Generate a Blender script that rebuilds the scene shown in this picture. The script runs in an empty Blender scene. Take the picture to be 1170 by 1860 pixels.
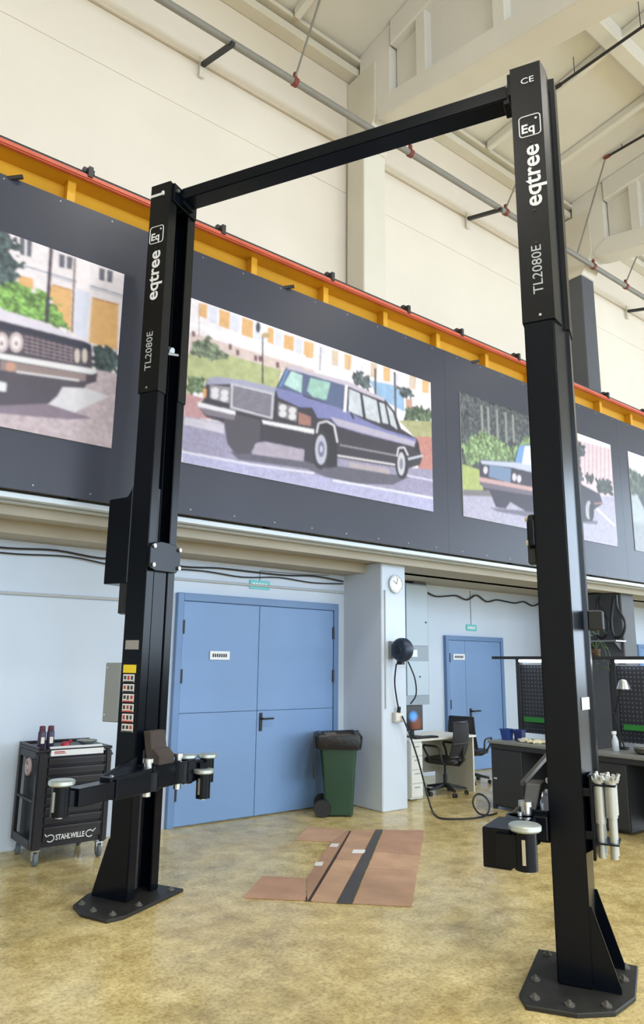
import bpy, bmesh, math, random
import numpy as np
from mathutils import Vector, Matrix

# ------------------------------------------------------------------ camera, light, exposure
sc = bpy.context.scene
COL = sc.collection
cam_d = bpy.data.cameras.new('camera'); cam = bpy.data.objects.new('camera', cam_d); COL.objects.link(cam)
PITCH, ROLL, YAW, FPX, EYE = math.radians(11.905), math.radians(0.641), math.radians(38.094), 1299.8, 1.6
_f = Vector((math.sin(YAW)*math.cos(PITCH), math.cos(YAW)*math.cos(PITCH), math.sin(PITCH)))
_r0 = Vector((math.cos(YAW), -math.sin(YAW), 0)); _u0 = _r0.cross(_f)
_r = math.cos(ROLL)*_r0 + math.sin(ROLL)*_u0; _u = -math.sin(ROLL)*_r0 + math.cos(ROLL)*_u0
cam.matrix_world = Matrix(((_r.x, _u.x, -_f.x, 0), (_r.y, _u.y, -_f.y, 0), (_r.z, _u.z, -_f.z, EYE), (0, 0, 0, 1)))
cam_d.sensor_fit = 'VERTICAL'; cam_d.sensor_height = 36.0; cam_d.lens = 36.0*FPX/1860.0
cam_d.clip_start = 0.05; cam_d.clip_end = 200
sc.camera = cam

world = bpy.data.worlds.new('world'); sc.world = world; world.use_nodes = True
_bg = world.node_tree.nodes['Background']; _bg.inputs[0].default_value = (0.80, 0.90, 1.0, 1); _bg.inputs[1].default_value = 0.9

sc.view_settings.view_transform = 'Standard'; sc.view_settings.look = 'None'
sc.view_settings.gamma = 1.0; sc.view_settings.use_curve_mapping = False
sc.view_settings.exposure = 0.55

ROOM = dict(x0=-7.0, x1=22.0, y0=-13.0)           # hall extents out of view
def area(name, loc, rot, sx, sy, power, color):
    d = bpy.data.lights.new(name, 'AREA'); d.shape = 'RECTANGLE'; d.size = sx; d.size_y = sy; d.energy = power; d.color = color
    o = bpy.data.objects.new(name, d); COL.objects.link(o); o.location = loc; o.rotation_euler = rot
    return o
DAY = (0.66, 0.82, 1.0)
WINDOWS_SOUTH = [-4.0, 1.5, 7.0, 12.5, 18.0]       # window centres in the wall behind the camera
for wx in WINDOWS_SOUTH:
    area('window_daylight', (wx, ROOM['y0']-0.25, 4.6), (math.radians(90), 0, 0), 4.2, 6.6, 470, DAY)
for wy in (-7.0, 0.0):
    area('gate_daylight', (ROOM['x1']+0.25, wy, 4.2), (math.radians(90), 0, math.radians(90)), 4.6, 6.4, 620, DAY)

# ------------------------------------------------------------------ helpers
random.seed(7)
def lin(c):
    return tuple((x/12.92 if x <= 0.04045 else ((x+0.055)/1.055)**2.4) for x in (v/255.0 for v in c))
MATS = {}
def mat(key, rgb, rough=0.5, metal=0.0, var=0.0, scale=3.0, bump=0.0, bscale=40.0, spec=0.5, emit=None, estr=0.0, rvar=0.0, coat=0.0, detail=4):
    if key in MATS: return MATS[key]
    m = bpy.data.materials.new(key); m.use_nodes = True
    nt = m.node_tree; b = nt.nodes['Principled BSDF']; c = lin(rgb)
    b.inputs['Base Color'].default_value = (*c, 1); b.inputs['Roughness'].default_value = rough
    b.inputs['Metallic'].default_value = metal; b.inputs['Specular IOR Level'].default_value = spec
    if coat: b.inputs['Coat Weight'].default_value = coat; b.inputs['Coat Roughness'].default_value = 0.15
    if emit: b.inputs['Emission Color'].default_value = (*lin(emit), 1); b.inputs['Emission Strength'].default_value = estr
    if var or bump or rvar:
        tc = nt.nodes.new('ShaderNodeTexCoord')
        n = nt.nodes.new('ShaderNodeTexNoise'); n.inputs['Scale'].default_value = scale; n.inputs['Detail'].default_value = detail
        nt.links.new(tc.outputs['Object'], n.inputs['Vector'])
        if var:
            r = nt.nodes.new('ShaderNodeValToRGB'); e = r.color_ramp.elements
            e[0].position = 0.3; e[1].position = 0.7
            e[0].color = (*[x*(1-var) for x in c], 1); e[1].color = (*[min(1, x*(1+var)) for x in c], 1)
            nt.links.new(n.outputs['Fac'], r.inputs['Fac']); nt.links.new(r.outputs['Color'], b.inputs['Base Color'])
        if rvar:
            mr = nt.nodes.new('ShaderNodeMapRange'); mr.inputs['To Min'].default_value = max(0.03, rough-rvar); mr.inputs['To Max'].default_value = rough+rvar
            mr.inputs['From Min'].default_value = 0.3; mr.inputs['From Max'].default_value = 0.7
            nt.links.new(n.outputs['Fac'], mr.inputs['Value']); nt.links.new(mr.outputs['Result'], b.inputs['Roughness'])
        if bump:
            n2 = nt.nodes.new('ShaderNodeTexNoise'); n2.inputs['Scale'].default_value = bscale; n2.inputs['Detail'].default_value = 3
            nt.links.new(tc.outputs['Object'], n2.inputs['Vector'])
            bp = nt.nodes.new('ShaderNodeBump'); bp.inputs['Strength'].default_value = bump; bp.inputs['Distance'].default_value = 0.01
            nt.links.new(n2.outputs['Fac'], bp.inputs['Height']); nt.links.new(bp.outputs['Normal'], b.inputs['Normal'])
    MATS[key] = m
    return m

# shapes: every function returns (verts, faces)
def box(x0, x1, y0, y1, z0, z1):
    if x0 > x1: x0, x1 = x1, x0
    if y0 > y1: y0, y1 = y1, y0
    if z0 > z1: z0, z1 = z1, z0
    v = [(x0,y0,z0),(x1,y0,z0),(x1,y1,z0),(x0,y1,z0),(x0,y0,z1),(x1,y0,z1),(x1,y1,z1),(x0,y1,z1)]
    return v, [(0,3,2,1),(4,5,6,7),(0,1,5,4),(1,2,6,5),(2,3,7,6),(3,0,4,7)]
def cbox(c, s): return box(c[0]-s[0]/2, c[0]+s[0]/2, c[1]-s[1]/2, c[1]+s[1]/2, c[2]-s[2]/2, c[2]+s[2]/2)
def prism(pts, d):
    """pts: 3-D polygon, extruded by the vector d"""
    n = len(pts); d = Vector(d); p = [Vector(q) for q in pts]
    nrm = Vector((0,0,0))
    for i in range(n): nrm += p[i].cross(p[(i+1) % n])
    if nrm.dot(d) > 0: p.reverse()
    v = [tuple(q) for q in p] + [tuple(q+d) for q in p]
    f = [tuple(range(n)), tuple(range(2*n-1, n-1, -1))]
    for i in range(n): j = (i+1) % n; f.append((i, i+n, j+n, j))
    return v, f
def _frame(d):
    d = d.normalized(); a = Vector((0,0,1)) if abs(d.z) < 0.9 else Vector((1,0,0))
    x = a.cross(d).normalized(); return x, d.cross(x).normalized()
def cyl(p0, p1, r0, r1=None, n=14, caps=True):
    p0, p1 = Vector(p0), Vector(p1); r1 = r0 if r1 is None else r1
    x, y = _frame(p1-p0); v = []
    for p, r in ((p0, r0), (p1, r1)):
        for i in range(n):
            t = 2*math.pi*i/n; v.append(tuple(p + x*(r*math.cos(t)) + y*(r*math.sin(t))))
    f = [(i, (i+1) % n, n+(i+1) % n, n+i) for i in range(n)]
    if caps: f += [tuple(range(n-1, -1, -1)), tuple(range(n, 2*n))]
    return v, f
def tube(path, r, n=8, closed=False):
    P = [Vector(p) for p in path]; m = len(P); v = []; x = None
    for i, p in enumerate(P):
        if closed: t = P[(i+1) % m]-P[i-1]
        else: t = P[min(i+1, m-1)]-P[max(i-1, 0)]
        t.normalize()
        if x is None: x, _ = _frame(t)
        x = (x - t*x.dot(t)).normalized(); y = t.cross(x)
        for k in range(n):
            a = 2*math.pi*k/n; v.append(tuple(p + x*(r*math.cos(a)) + y*(r*math.sin(a))))
    f = []
    for i in range(m if closed else m-1):
        j = (i+1) % m
        for k in range(n): l = (k+1) % n; f.append((i*n+k, i*n+l, j*n+l, j*n+k))
    if not closed: f += [tuple(range(n-1, -1, -1)), tuple(range((m-1)*n, m*n))]
    return v, f
def smooth(pts, k=6):
    """Catmull-Rom through pts"""
    P = [Vector(p) for p in pts]; out = []
    for i in range(len(P)-1):
        a, b, c, d = P[max(i-1, 0)], P[i], P[i+1], P[min(i+2, len(P)-1)]
        for j in range(k):
            t = j/k
            out.append(0.5*((2*b)+(c-a)*t+(2*a-5*b+4*c-d)*t*t+(3*b-a-3*c+d)*t*t*t))
    out.append(P[-1]); return out
def lathe(prof, c=(0,0,0), n=20, axis='z'):
    v = []; f = []
    for r, z in prof:
        for i in range(n):
            t = 2*math.pi*i/n; x, y = r*math.cos(t), r*math.sin(t)
            q = (x, y, z) if axis == 'z' else ((x, -z, y) if axis == 'y' else (z, x, y))
            v.append((c[0]+q[0], c[1]+q[1], c[2]+q[2]))
    m = len(prof)
    for j in range(m-1):
        for i in range(n):
            k = (i+1) % n; f.append((j*n+i, j*n+k, (j+1)*n+k, (j+1)*n+i))
    f += [tuple(range(n-1, -1, -1)), tuple(range((m-1)*n, m*n))]
    return v, f
def bar(p0, p1, w, h):
    """rectangular bar from p0 to p1, w sideways and h upright"""
    p0, p1 = Vector(p0), Vector(p1); d = (p1-p0).normalized()
    s = d.cross(Vector((0,0,1)))
    s = s.normalized() if s.length > 1e-4 else Vector((1,0,0))
    u = s.cross(d).normalized()
    v = [tuple(p + s*(a*w/2) + u*(b*h/2)) for p in (p0, p1) for a, b in ((-1,-1),(1,-1),(1,1),(-1,1))]
    return v, [(0,1,2,3),(7,6,5,4),(0,4,5,1),(1,5,6,2),(2,6,7,3),(3,7,4,0)]
def loft(rings):
    n = len(rings[0]); v = [tuple(p) for r in rings for p in r]; f = []
    for j in range(len(rings)-1):
        for i in range(n):
            k = (i+1) % n; f.append((j*n+i, j*n+k, (j+1)*n+k, (j+1)*n+i))
    f += [tuple(range(n-1, -1, -1)), tuple(range((len(rings)-1)*n, len(rings)*n))]
    return v, f
def rrect(cx, cy, w, d, r, z, k=4):
    out = []
    for sx, sy, a0 in ((1,1,0),(-1,1,90),(-1,-1,180),(1,-1,270)):
        for i in range(k+1):
            a = math.radians(a0+90*i/k)
            out.append((cx+sx*(w/2-r)+r*math.cos(a), cy+sy*(d/2-r)+r*math.sin(a), z))
    return out

def obj(name, shapes, m, parent=None, bevel=0.0, seg=1, shade=False, loc=None):
    """one mesh object out of shapes; with loc the vertices are taken as world and the origin moved to loc"""
    if isinstance(shapes, tuple): shapes = [shapes]
    V = []; F = []
    for v, f in shapes:
        o = len(V); V += [tuple(p) for p in v]; F += [tuple(i+o for i in q) for q in f]
    me = bpy.data.meshes.new(name)
    if loc is not None: V = [(x-loc[0], y-loc[1], z-loc[2]) for x, y, z in V]
    me.from_pydata(V, [], F); me.update()
    bm = bmesh.new(); bm.from_mesh(me)
    bmesh.ops.recalc_face_normals(bm, faces=bm.faces)
    if bevel:
        es = [e for e in bm.edges if len(e.link_faces) == 2 and e.calc_face_angle(0) > 0.6]
        bmesh.ops.bevel(bm, geom=es, offset=bevel, segments=seg, affect='EDGES', clamp_overlap=True)
    if shade:
        for fc in bm.faces: fc.smooth = True
        for e in bm.edges:
            if len(e.link_faces) == 2 and e.calc_face_angle(0) > 0.7: e.smooth = False
    bm.to_mesh(me); bm.free()
    me.materials.append(m)
    o = bpy.data.objects.new(name, me); COL.objects.link(o)
    if loc is not None: o.location = loc
    if parent is not None: o.parent = parent
    return o
def tag(o, label, cat, group=None):
    o['label'] = label; o['category'] = cat
    if group: o['group'] = group
    return o
def thing(name, label, cat, loc=(0,0,0), rz=0.0, group=None):
    o = bpy.data.objects.new(name, None); COL.objects.link(o); o.empty_display_size = 0.1
    o.location = loc; o.rotation_euler = (0, 0, rz)
    return tag(o, label, cat, group)
def struct(name, shapes, m, parent=None, **k):
    o = obj(name, shapes, m, parent, **k)
    if parent is None: o['kind'] = 'structure'
    return o
def struct_root(name, loc=(0,0,0)):
    o = bpy.data.objects.new(name, None); COL.objects.link(o); o.location = loc; o['kind'] = 'structure'; o.empty_display_size = 0.1
    return o
def dup(root, loc, rz, label=None):
    r = root.copy(); COL.objects.link(r); r.location = loc; r.rotation_euler = (0, 0, rz)
    if label: r['label'] = label
    for ch in list(root.children):
        c = ch.copy(); COL.objects.link(c); c.parent = r
        for g in list(ch.children):
            d = g.copy(); COL.objects.link(d); d.parent = c
    return r
def inst(name, me_obj, parent, loc):
    """another piece sharing the mesh of me_obj"""
    c = me_obj.copy(); c.name = name; COL.objects.link(c); c.parent = parent; c.location = loc
    return c
def lettering(name, body, size, origin, ex, ey, m, parent, bold=0.0, width=None, align='CENTER'):
    """flat raised lettering: ex = reading direction, ey = up direction of the letters"""
    cu = bpy.data.curves.new(name, 'FONT'); cu.body = body; cu.size = size; cu.align_x = align; cu.align_y = 'CENTER'
    cu.extrude = 0.0006; cu.offset = bold; cu.resolution_u = 3
    t = bpy.data.objects.new(name, cu); COL.objects.link(t)
    dg = bpy.context.evaluated_depsgraph_get(); me = bpy.data.meshes.new_from_object(t.evaluated_get(dg))
    bpy.data.objects.remove(t); bpy.data.curves.remove(cu)
    ex, ey = Vector(ex).normalized(), Vector(ey).normalized(); ez = ex.cross(ey)
    xs = [v.co.x for v in me.vertices]; w = max(xs)-min(xs)
    k = (width/w) if width else 1.0
    for v in me.vertices:
        c = v.co.copy(); v.co = Vector(origin) + ex*(c.x*k) + ey*c.y + ez*c.z
    me.materials.clear(); me.materials.append(m); me.name = name
    o = bpy.data.objects.new(name, me); COL.objects.link(o); o.parent = parent
    return o

# ------------------------------------------------------------------ materials
M_upper  = mat('cream_wall_paint', (232,221,206), 0.85, var=0.03, scale=0.9, bump=0.05, bscale=25)
M_lower  = mat('daylit_white_paint', (206,217,231), 0.8, var=0.02, scale=1.2, bump=0.04, bscale=25)  # white paint with the blue cast of daylight put into its colour
M_conc   = mat('painted_concrete', (232,228,220), 0.9, var=0.05, scale=0.8, bump=0.12, bscale=12)
M_beige  = mat('beige_column_paint', (222,215,200), 0.9, var=0.05, scale=1.4, bump=0.08, bscale=18)
M_soffit = mat('shaded_concrete', (178,170,154), 0.9, var=0.06, scale=1.5, bump=0.1, bscale=14)  # shade of the under-lit soffit is put into this greyer colour
M_plate  = mat('dusty_black_steel', (32,31,29), 0.55, var=0.3, scale=9)
M_bolt   = mat('dull_bolt_steel', (120,116,108), 0.45, 0.6)
M_dgrey  = mat('dark_grey_paint', (84,86,92), 0.6, var=0.05)
M_panel  = mat('grey_frieze_sheet', (60,62,74), 0.34, var=0.04, scale=0.6, spec=0.3)
M_yellow = mat('yellow_girder_paint', (214,158,34), 0.5, var=0.08, scale=2)
M_red    = mat('red_rail_paint', (196,92,66), 0.45, var=0.1, scale=4)
M_dark   = mat('dark_steel', (44,44,46), 0.5)
M_steel  = mat('galvanised_steel', (158,160,160), 0.38, 0.75, var=0.06, scale=12)
M_pipe   = mat('grey_pipe_paint', (136,132,124), 0.5, var=0.05, scale=5)
M_clamp  = mat('rusty_red_clamp', (128,58,46), 0.6)
M_alu    = mat('white_aluminium', (206,212,216), 0.4, 0.2)
M_door   = mat('blue_grey_door_paint', (118,150,194), 0.5, var=0.025, scale=1.5)
M_door2  = mat('blue_grey_door_frame', (106,136,178), 0.5)
M_black  = mat('black_plastic', (24,25,28), 0.45)
M_white  = mat('white_print', (236,237,238), 0.5)
M_lift   = mat('anthracite_gloss_paint', (8,13,21), 0.26, var=0.06, scale=3, spec=0.2)
M_liftc  = mat('anthracite_cover_paint', (18,19,20), 0.35, var=0.05, scale=3, spec=0.22)
M_chrome = mat('zinc_plated_steel', (206,208,208), 0.25, 0.9)
M_rubber = mat('brown_black_rubber', (62,54,50), 0.8, var=0.12, scale=9)

# flat print of the posters: r,g,b, mottling,grain, polygon in poster coordinates
POSTER_ART = {
 'p2': [
  (236,226,232, 0.05,40, [0,0,1,0,1,1,0,1]),
  (224,172,108, 0.06,40, [0.032,0.986,0.057,0.993,0.056,0.901,0.032,0.903]),
  (224,172,108, 0.06,40, [0.097,0.991,0.134,0.993,0.133,0.881,0.098,0.884]),
  (224,172,108, 0.06,40, [0.176,0.991,0.216,0.991,0.217,0.874,0.176,0.875]),
  (224,172,108, 0.06,40, [0.269,0.986,0.292,0.986,0.292,0.881,0.27,0.884]),
  (224,172,108, 0.06,40, [0.331,0.976,0.371,0.98,0.37,0.882,0.332,0.879]),
  (224,172,108, 0.06,40, [0.411,0.978,0.45,0.986,0.449,0.88,0.41,0.882]),
  (216,214,232, 0.05,40, [0.063,0.986,0.09,0.993,0.09,0.887,0.066,0.885]),
  (216,214,232, 0.05,40, [0.136,0.987,0.168,0.989,0.168,0.881,0.136,0.883]),
  (216,214,232, 0.05,40, [0.223,0.995,0.246,0.995,0.243,0.875,0.223,0.877]),
  (216,214,232, 0.05,40, [0.299,0.982,0.324,0.983,0.324,0.878,0.3,0.879]),
  (216,214,232, 0.05,40, [0.375,0.975,0.405,0.982,0.403,0.874,0.376,0.878]),
  (214,190,186, 0.08,40, [0.002,0.784,0.454,0.796,0.455,0.741,0.006,0.625]),
  (240,236,238, 0,40, [-0.003,0.825,0.205,0.831,0.209,0.859,0,0.852]),
  (240,236,238, 0,40, [0.205,0.831,0.452,0.828,0.456,0.858,0.209,0.859]),
  (120,80,90, 0,40, [0.011,0.796,0.021,0.799,0.022,0.764,0.012,0.762]),
  (120,80,90, 0,40, [0.133,0.789,0.144,0.792,0.145,0.756,0.134,0.753]),
  (120,80,90, 0,40, [0.223,0.768,0.234,0.771,0.235,0.734,0.224,0.732]),
  (120,80,90, 0,40, [0.239,0.774,0.251,0.777,0.251,0.74,0.24,0.737]),
  (120,80,90, 0,40, [0.304,0.77,0.316,0.773,0.317,0.735,0.305,0.732]),
  (120,80,90, 0,40, [0.159,0.768,0.17,0.771,0.171,0.734,0.16,0.732]),
  (176,180,126, 0.1,40, [-0.001,0.648,0.138,0.719,0.326,0.725,0.307,0.578,0.06,0.501,0.003,0.375]),
  (112,124,100, 0.25,60, [0.004,0.7,0.061,0.788,0.091,0.753,0.146,0.72,0.094,0.657,0.021,0.633]),
  (104,124,86, 0.25,60, [0.002,0.518,0.065,0.521,0.062,0.418,0.002,0.415]),
  (58,54,62, 0,40, [0.249,0.924,0.254,0.596,0.26,0.599,0.254,0.928]),
  (70,66,76, 0,40, [0.243,0.966,0.242,0.953,0.241,0.941,0.239,0.932,0.236,0.926,0.234,0.924,0.231,0.927,0.228,0.933,0.227,0.943,0.226,0.955,0.226,0.968,0.228,0.98,0.23,0.989,0.232,0.996,0.235,0.997,0.238,0.995,0.24,0.988,0.242,0.978]),
  (190,160,110, 0,40, [0.28,0.936,0.279,0.929,0.276,0.922,0.272,0.915,0.266,0.909,0.261,0.906,0.255,0.904,0.251,0.906,0.248,0.91,0.247,0.915,0.248,0.922,0.25,0.929,0.255,0.936,0.26,0.942,0.266,0.945,0.272,0.946,0.276,0.945,0.279,0.941]),
  (150,80,80, 0,40, [0.028,0.98,0.034,0.775,0.036,0.777,0.03,0.982]),
  (228,178,120, 0.06,40, [0.418,0.982,0.446,0.987,0.445,0.874,0.419,0.867]),
  (222,216,226, 0.06,40, [0.471,0.984,0.5,0.989,0.498,0.877,0.472,0.87]),
  (214,190,170, 0.06,40, [0.525,0.986,0.556,0.991,0.554,0.88,0.526,0.873]),
  (228,178,120, 0.06,40, [0.581,0.988,0.613,0.993,0.61,0.884,0.582,0.876]),
  (222,216,226, 0.06,40, [0.639,0.99,0.671,0.995,0.669,0.887,0.639,0.88]),
  (214,190,170, 0.06,40, [0.699,0.992,0.732,0.997,0.729,0.89,0.698,0.883]),
  (228,178,120, 0.06,40, [0.76,0.994,0.794,1,0.791,0.894,0.76,0.886]),
  (222,216,226, 0.06,40, [0.823,0.996,0.858,1.002,0.855,0.898,0.822,0.89]),
  (214,190,170, 0.06,40, [0.888,0.998,0.925,1.004,0.92,0.902,0.887,0.894]),
  (228,178,120, 0.06,40, [0.955,1.001,0.993,1.007,0.988,0.906,0.954,0.898]),
  (86,94,98, 0.3,60, [0.618,0.884,0.693,0.89,0.696,0.768,0.624,0.783]),
  (142,178,216, 0.08,40, [0.693,0.855,0.805,0.878,0.857,0.833,0.862,0.7,0.726,0.749]),
  (84,92,96, 0.2,60, [0.822,0.878,0.905,0.894,0.904,0.82,0.839,0.815]),
  (196,150,130, 0,40, [0.868,0.802,0.901,0.818,0.9,0.727,0.868,0.702]),
  (80,96,72, 0.3,60, [0.862,0.7,0.922,0.783,0.996,0.791,1.001,0.682,0.867,0.63]),
  (168,164,116, 0.1,40, [0.832,0.623,1.001,0.691,1.012,0.566,0.919,0.519]),
  (190,124,114, 0.12,80, [0.913,0.534,1.018,0.578,1.02,0.297,0.928,0.273]),
  (90,84,92, 0,40, [0.716,0.955,0.716,0.762,0.726,0.767,0.726,0.961]),
  (96,90,100, 0,40, [0.809,0.98,0.813,0.641,0.823,0.646,0.82,0.986]),
  (150,150,160, 0,40, [0.478,0.974,0.474,0.804,0.479,0.807,0.483,0.977]),
  (180,160,165, 0,40, [0.598,0.967,0.598,0.872,0.602,0.875,0.602,0.97]),
  (188,138,142, 0.1,80, [-0.002,0.407,0.063,0.405,0.042,0.367,0.132,0.305,0.002,0.26]),
  (150,142,172, 0.14,90, [-0.005,0.27,0.129,0.283,0.459,0.293,0.881,0.291,1.052,0.326,1.046,-0.043,0.418,-0.046,0.006,-0.102]),
  (200,190,206, 0.06,40, [0.002,0.266,0.129,0.276,0.13,0.221,0.002,0.219]),
  (92,86,104, 0.08,40, [0.151,0.119,0.26,0.155,0.459,0.203,0.559,0.182,0.881,0.221,0.8,0.134,0.559,0.07,0.429,0.117,0.182,0.083]),
  (172,168,206, 0.12,90, [0.001,0.05,0.46,0.087,0.692,0.09,1.048,0.1,1.045,-0.061,0.419,-0.061,0.007,-0.153]),
  (226,222,236, 0,40, [0.001,0.054,0.221,0.064,0.222,0.075,0.001,0.065]),
  (226,222,236, 0,40, [0.221,0.064,0.46,0.092,0.461,0.104,0.222,0.075]),
  (226,222,236, 0,40, [0.534,0.071,0.712,0.082,0.714,0.095,0.536,0.084]),
  (226,222,236, 0,40, [0.712,0.082,1.028,0.096,1.03,0.11,0.714,0.095]),
  (205,200,222, 0,40, [0.868,0.22,1.024,0.229,1.026,0.242,0.87,0.232]),
  (54,46,60, 0.06,40, [0.059,0.396,0.062,0.495,0.07,0.533,0.096,0.559,0.196,0.587,0.306,0.597,0.343,0.757,0.378,0.784,0.41,0.769,0.597,0.787,0.66,0.768,0.764,0.751,0.815,0.678,0.843,0.566,0.925,0.521,0.936,0.445,0.948,0.387,0.935,0.328,0.875,0.28,0.779,0.262,0.554,0.236,0.549,0.17,0.51,0.148,0.42,0.165,0.419,0.24,0.274,0.232,0.235,0.209,0.22,0.132,0.17,0.113,0.142,0.164,0.129,0.283,0.069,0.297,0.039,0.352]),
  (158,156,184, 0.04,40, [0.065,0.493,0.07,0.533,0.096,0.559,0.196,0.587,0.308,0.598,0.301,0.553,0.154,0.543]),
  (120,122,178, 0.05,40, [0.304,0.6,0.406,0.606,0.412,0.592,0.583,0.585,0.671,0.55,0.769,0.525,0.919,0.519,0.912,0.458,0.66,0.448,0.553,0.455,0.523,0.491,0.47,0.474,0.448,0.534,0.398,0.514,0.316,0.538]),
  (178,168,190, 0.04,40, [0.523,0.507,0.66,0.507,0.913,0.498,0.91,0.456,0.66,0.456,0.553,0.459]),
  (84,96,134, 0.05,40, [0.313,0.604,0.352,0.751,0.41,0.757,0.582,0.766,0.575,0.581,0.456,0.6]),
  (176,210,206, 0.1,40, [0.336,0.635,0.363,0.741,0.407,0.735,0.404,0.613]),
  (150,190,178, 0.12,40, [0.426,0.639,0.439,0.735,0.522,0.746,0.505,0.614,0.45,0.61]),
  (90,140,200, 0,40, [0.315,0.609,0.331,0.674,0.343,0.742,0.354,0.748,0.327,0.619]),
  (196,182,200, 0,40, [0.341,0.752,0.378,0.788,0.41,0.777,0.6,0.796,0.66,0.777,0.764,0.755,0.764,0.733,0.66,0.746,0.595,0.76,0.41,0.753,0.352,0.747]),
  (228,222,230, 0,40, [0.584,0.763,0.577,0.566,0.59,0.571,0.597,0.769]),
  (194,198,208, 0.1,40, [0.602,0.744,0.65,0.735,0.663,0.57,0.6,0.581]),
  (194,198,208, 0.1,40, [0.662,0.732,0.727,0.721,0.743,0.561,0.678,0.568]),
  (194,198,208, 0.1,40, [0.739,0.714,0.764,0.713,0.782,0.572,0.754,0.57]),
  (194,198,208, 0.1,40, [0.774,0.713,0.804,0.668,0.826,0.55,0.794,0.571]),
  (60,56,66, 0,40, [0.604,0.574,0.619,0.531,0.628,0.543,0.613,0.586]),
  (150,140,152, 0,40, [0.563,0.324,0.818,0.349,0.819,0.36,0.564,0.334]),
  (218,208,214, 0,40, [0.553,0.246,0.818,0.279,0.819,0.292,0.554,0.258]),
  (34,30,38, 0,40, [0.466,0.376,0.479,0.447,0.518,0.472,0.548,0.42,0.554,0.18,0.51,0.156,0.504,0.361]),
  (46,42,52, 0,40, [0.519,0.279,0.517,0.231,0.511,0.188,0.502,0.155,0.49,0.135,0.478,0.13,0.466,0.142,0.457,0.168,0.45,0.206,0.448,0.25,0.45,0.297,0.455,0.34,0.464,0.374,0.476,0.395,0.488,0.4,0.5,0.389,0.51,0.363,0.517,0.324]),
  (178,178,194, 0,40, [0.509,0.275,0.508,0.239,0.504,0.207,0.498,0.182,0.49,0.167,0.482,0.164,0.474,0.173,0.468,0.193,0.464,0.222,0.462,0.256,0.463,0.291,0.467,0.323,0.473,0.348,0.481,0.364,0.489,0.367,0.497,0.358,0.503,0.338,0.508,0.309]),
  (110,112,146, 0,40, [0.5,0.275,0.499,0.256,0.497,0.238,0.494,0.224,0.489,0.216,0.484,0.214,0.48,0.219,0.476,0.23,0.474,0.246,0.473,0.264,0.474,0.284,0.476,0.301,0.48,0.315,0.484,0.323,0.488,0.325,0.493,0.32,0.496,0.31,0.499,0.294]),
  (190,190,206, 0,40, [0.492,0.272,0.492,0.264,0.491,0.257,0.49,0.252,0.488,0.248,0.486,0.247,0.484,0.249,0.482,0.254,0.481,0.26,0.481,0.267,0.481,0.275,0.482,0.282,0.484,0.288,0.485,0.291,0.487,0.292,0.489,0.29,0.491,0.286,0.492,0.279]),
  (208,198,208, 0,40, [0.47,0.369,0.478,0.441,0.471,0.44,0.463,0.369]),
  (208,198,208, 0,40, [0.476,0.435,0.509,0.464,0.507,0.475,0.474,0.446]),
  (208,198,208, 0,40, [0.506,0.463,0.537,0.446,0.541,0.46,0.51,0.476]),
  (208,198,208, 0,40, [0.535,0.45,0.549,0.338,0.557,0.344,0.543,0.456]),
  (44,40,50, 0,40, [0.879,0.317,0.877,0.276,0.871,0.24,0.862,0.211,0.85,0.194,0.839,0.19,0.828,0.199,0.82,0.222,0.814,0.254,0.812,0.292,0.815,0.332,0.821,0.368,0.83,0.398,0.841,0.416,0.852,0.42,0.863,0.411,0.872,0.388,0.878,0.356]),
  (196,192,202, 0,40, [0.861,0.31,0.859,0.28,0.856,0.253,0.851,0.233,0.845,0.22,0.838,0.218,0.832,0.226,0.828,0.243,0.825,0.268,0.824,0.296,0.825,0.326,0.828,0.352,0.834,0.373,0.84,0.386,0.846,0.388,0.852,0.38,0.857,0.363,0.86,0.339]),
  (130,128,146, 0,40, [0.851,0.306,0.851,0.291,0.849,0.278,0.846,0.267,0.843,0.261,0.84,0.26,0.837,0.264,0.835,0.272,0.833,0.285,0.833,0.3,0.834,0.314,0.835,0.328,0.838,0.339,0.841,0.345,0.844,0.346,0.847,0.342,0.849,0.334,0.851,0.321]),
  (206,198,208, 0,40, [0.825,0.348,0.833,0.416,0.825,0.415,0.818,0.347]),
  (206,198,208, 0,40, [0.83,0.409,0.859,0.425,0.858,0.437,0.829,0.421]),
  (206,198,208, 0,40, [0.854,0.427,0.873,0.373,0.88,0.381,0.862,0.435]),
  (36,28,40, 0,40, [0.91,0.479,0.932,0.497,0.937,0.427,0.909,0.425]),
  (196,196,206, 0,40, [0.877,0.343,0.952,0.398,0.95,0.413,0.875,0.358]),
  (76,68,80, 0,40, [0.128,0.304,0.169,0.358,0.252,0.36,0.254,0.246,0.22,0.132,0.17,0.113,0.142,0.164]),
  (172,158,176, 0.08,40, [0.237,0.202,0.275,0.229,0.417,0.235,0.417,0.161,0.228,0.135]),
  (176,160,168, 0.06,40, [0.599,0.225,0.779,0.245,0.79,0.207,0.604,0.19]),
  (150,140,152, 0,40, [0.077,0.497,0.144,0.517,0.144,0.413,0.079,0.413]),
  (216,212,218, 0,40, [0.107,0.476,0.106,0.468,0.104,0.461,0.101,0.455,0.097,0.45,0.093,0.448,0.088,0.448,0.085,0.451,0.083,0.456,0.082,0.463,0.082,0.47,0.084,0.478,0.088,0.484,0.092,0.489,0.096,0.491,0.1,0.491,0.104,0.488,0.106,0.483]),
  (216,212,218, 0,40, [0.139,0.478,0.138,0.47,0.136,0.463,0.133,0.457,0.129,0.452,0.124,0.45,0.12,0.45,0.117,0.453,0.114,0.458,0.114,0.465,0.114,0.473,0.116,0.48,0.12,0.487,0.124,0.491,0.128,0.494,0.132,0.493,0.136,0.49,0.138,0.485]),
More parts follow.
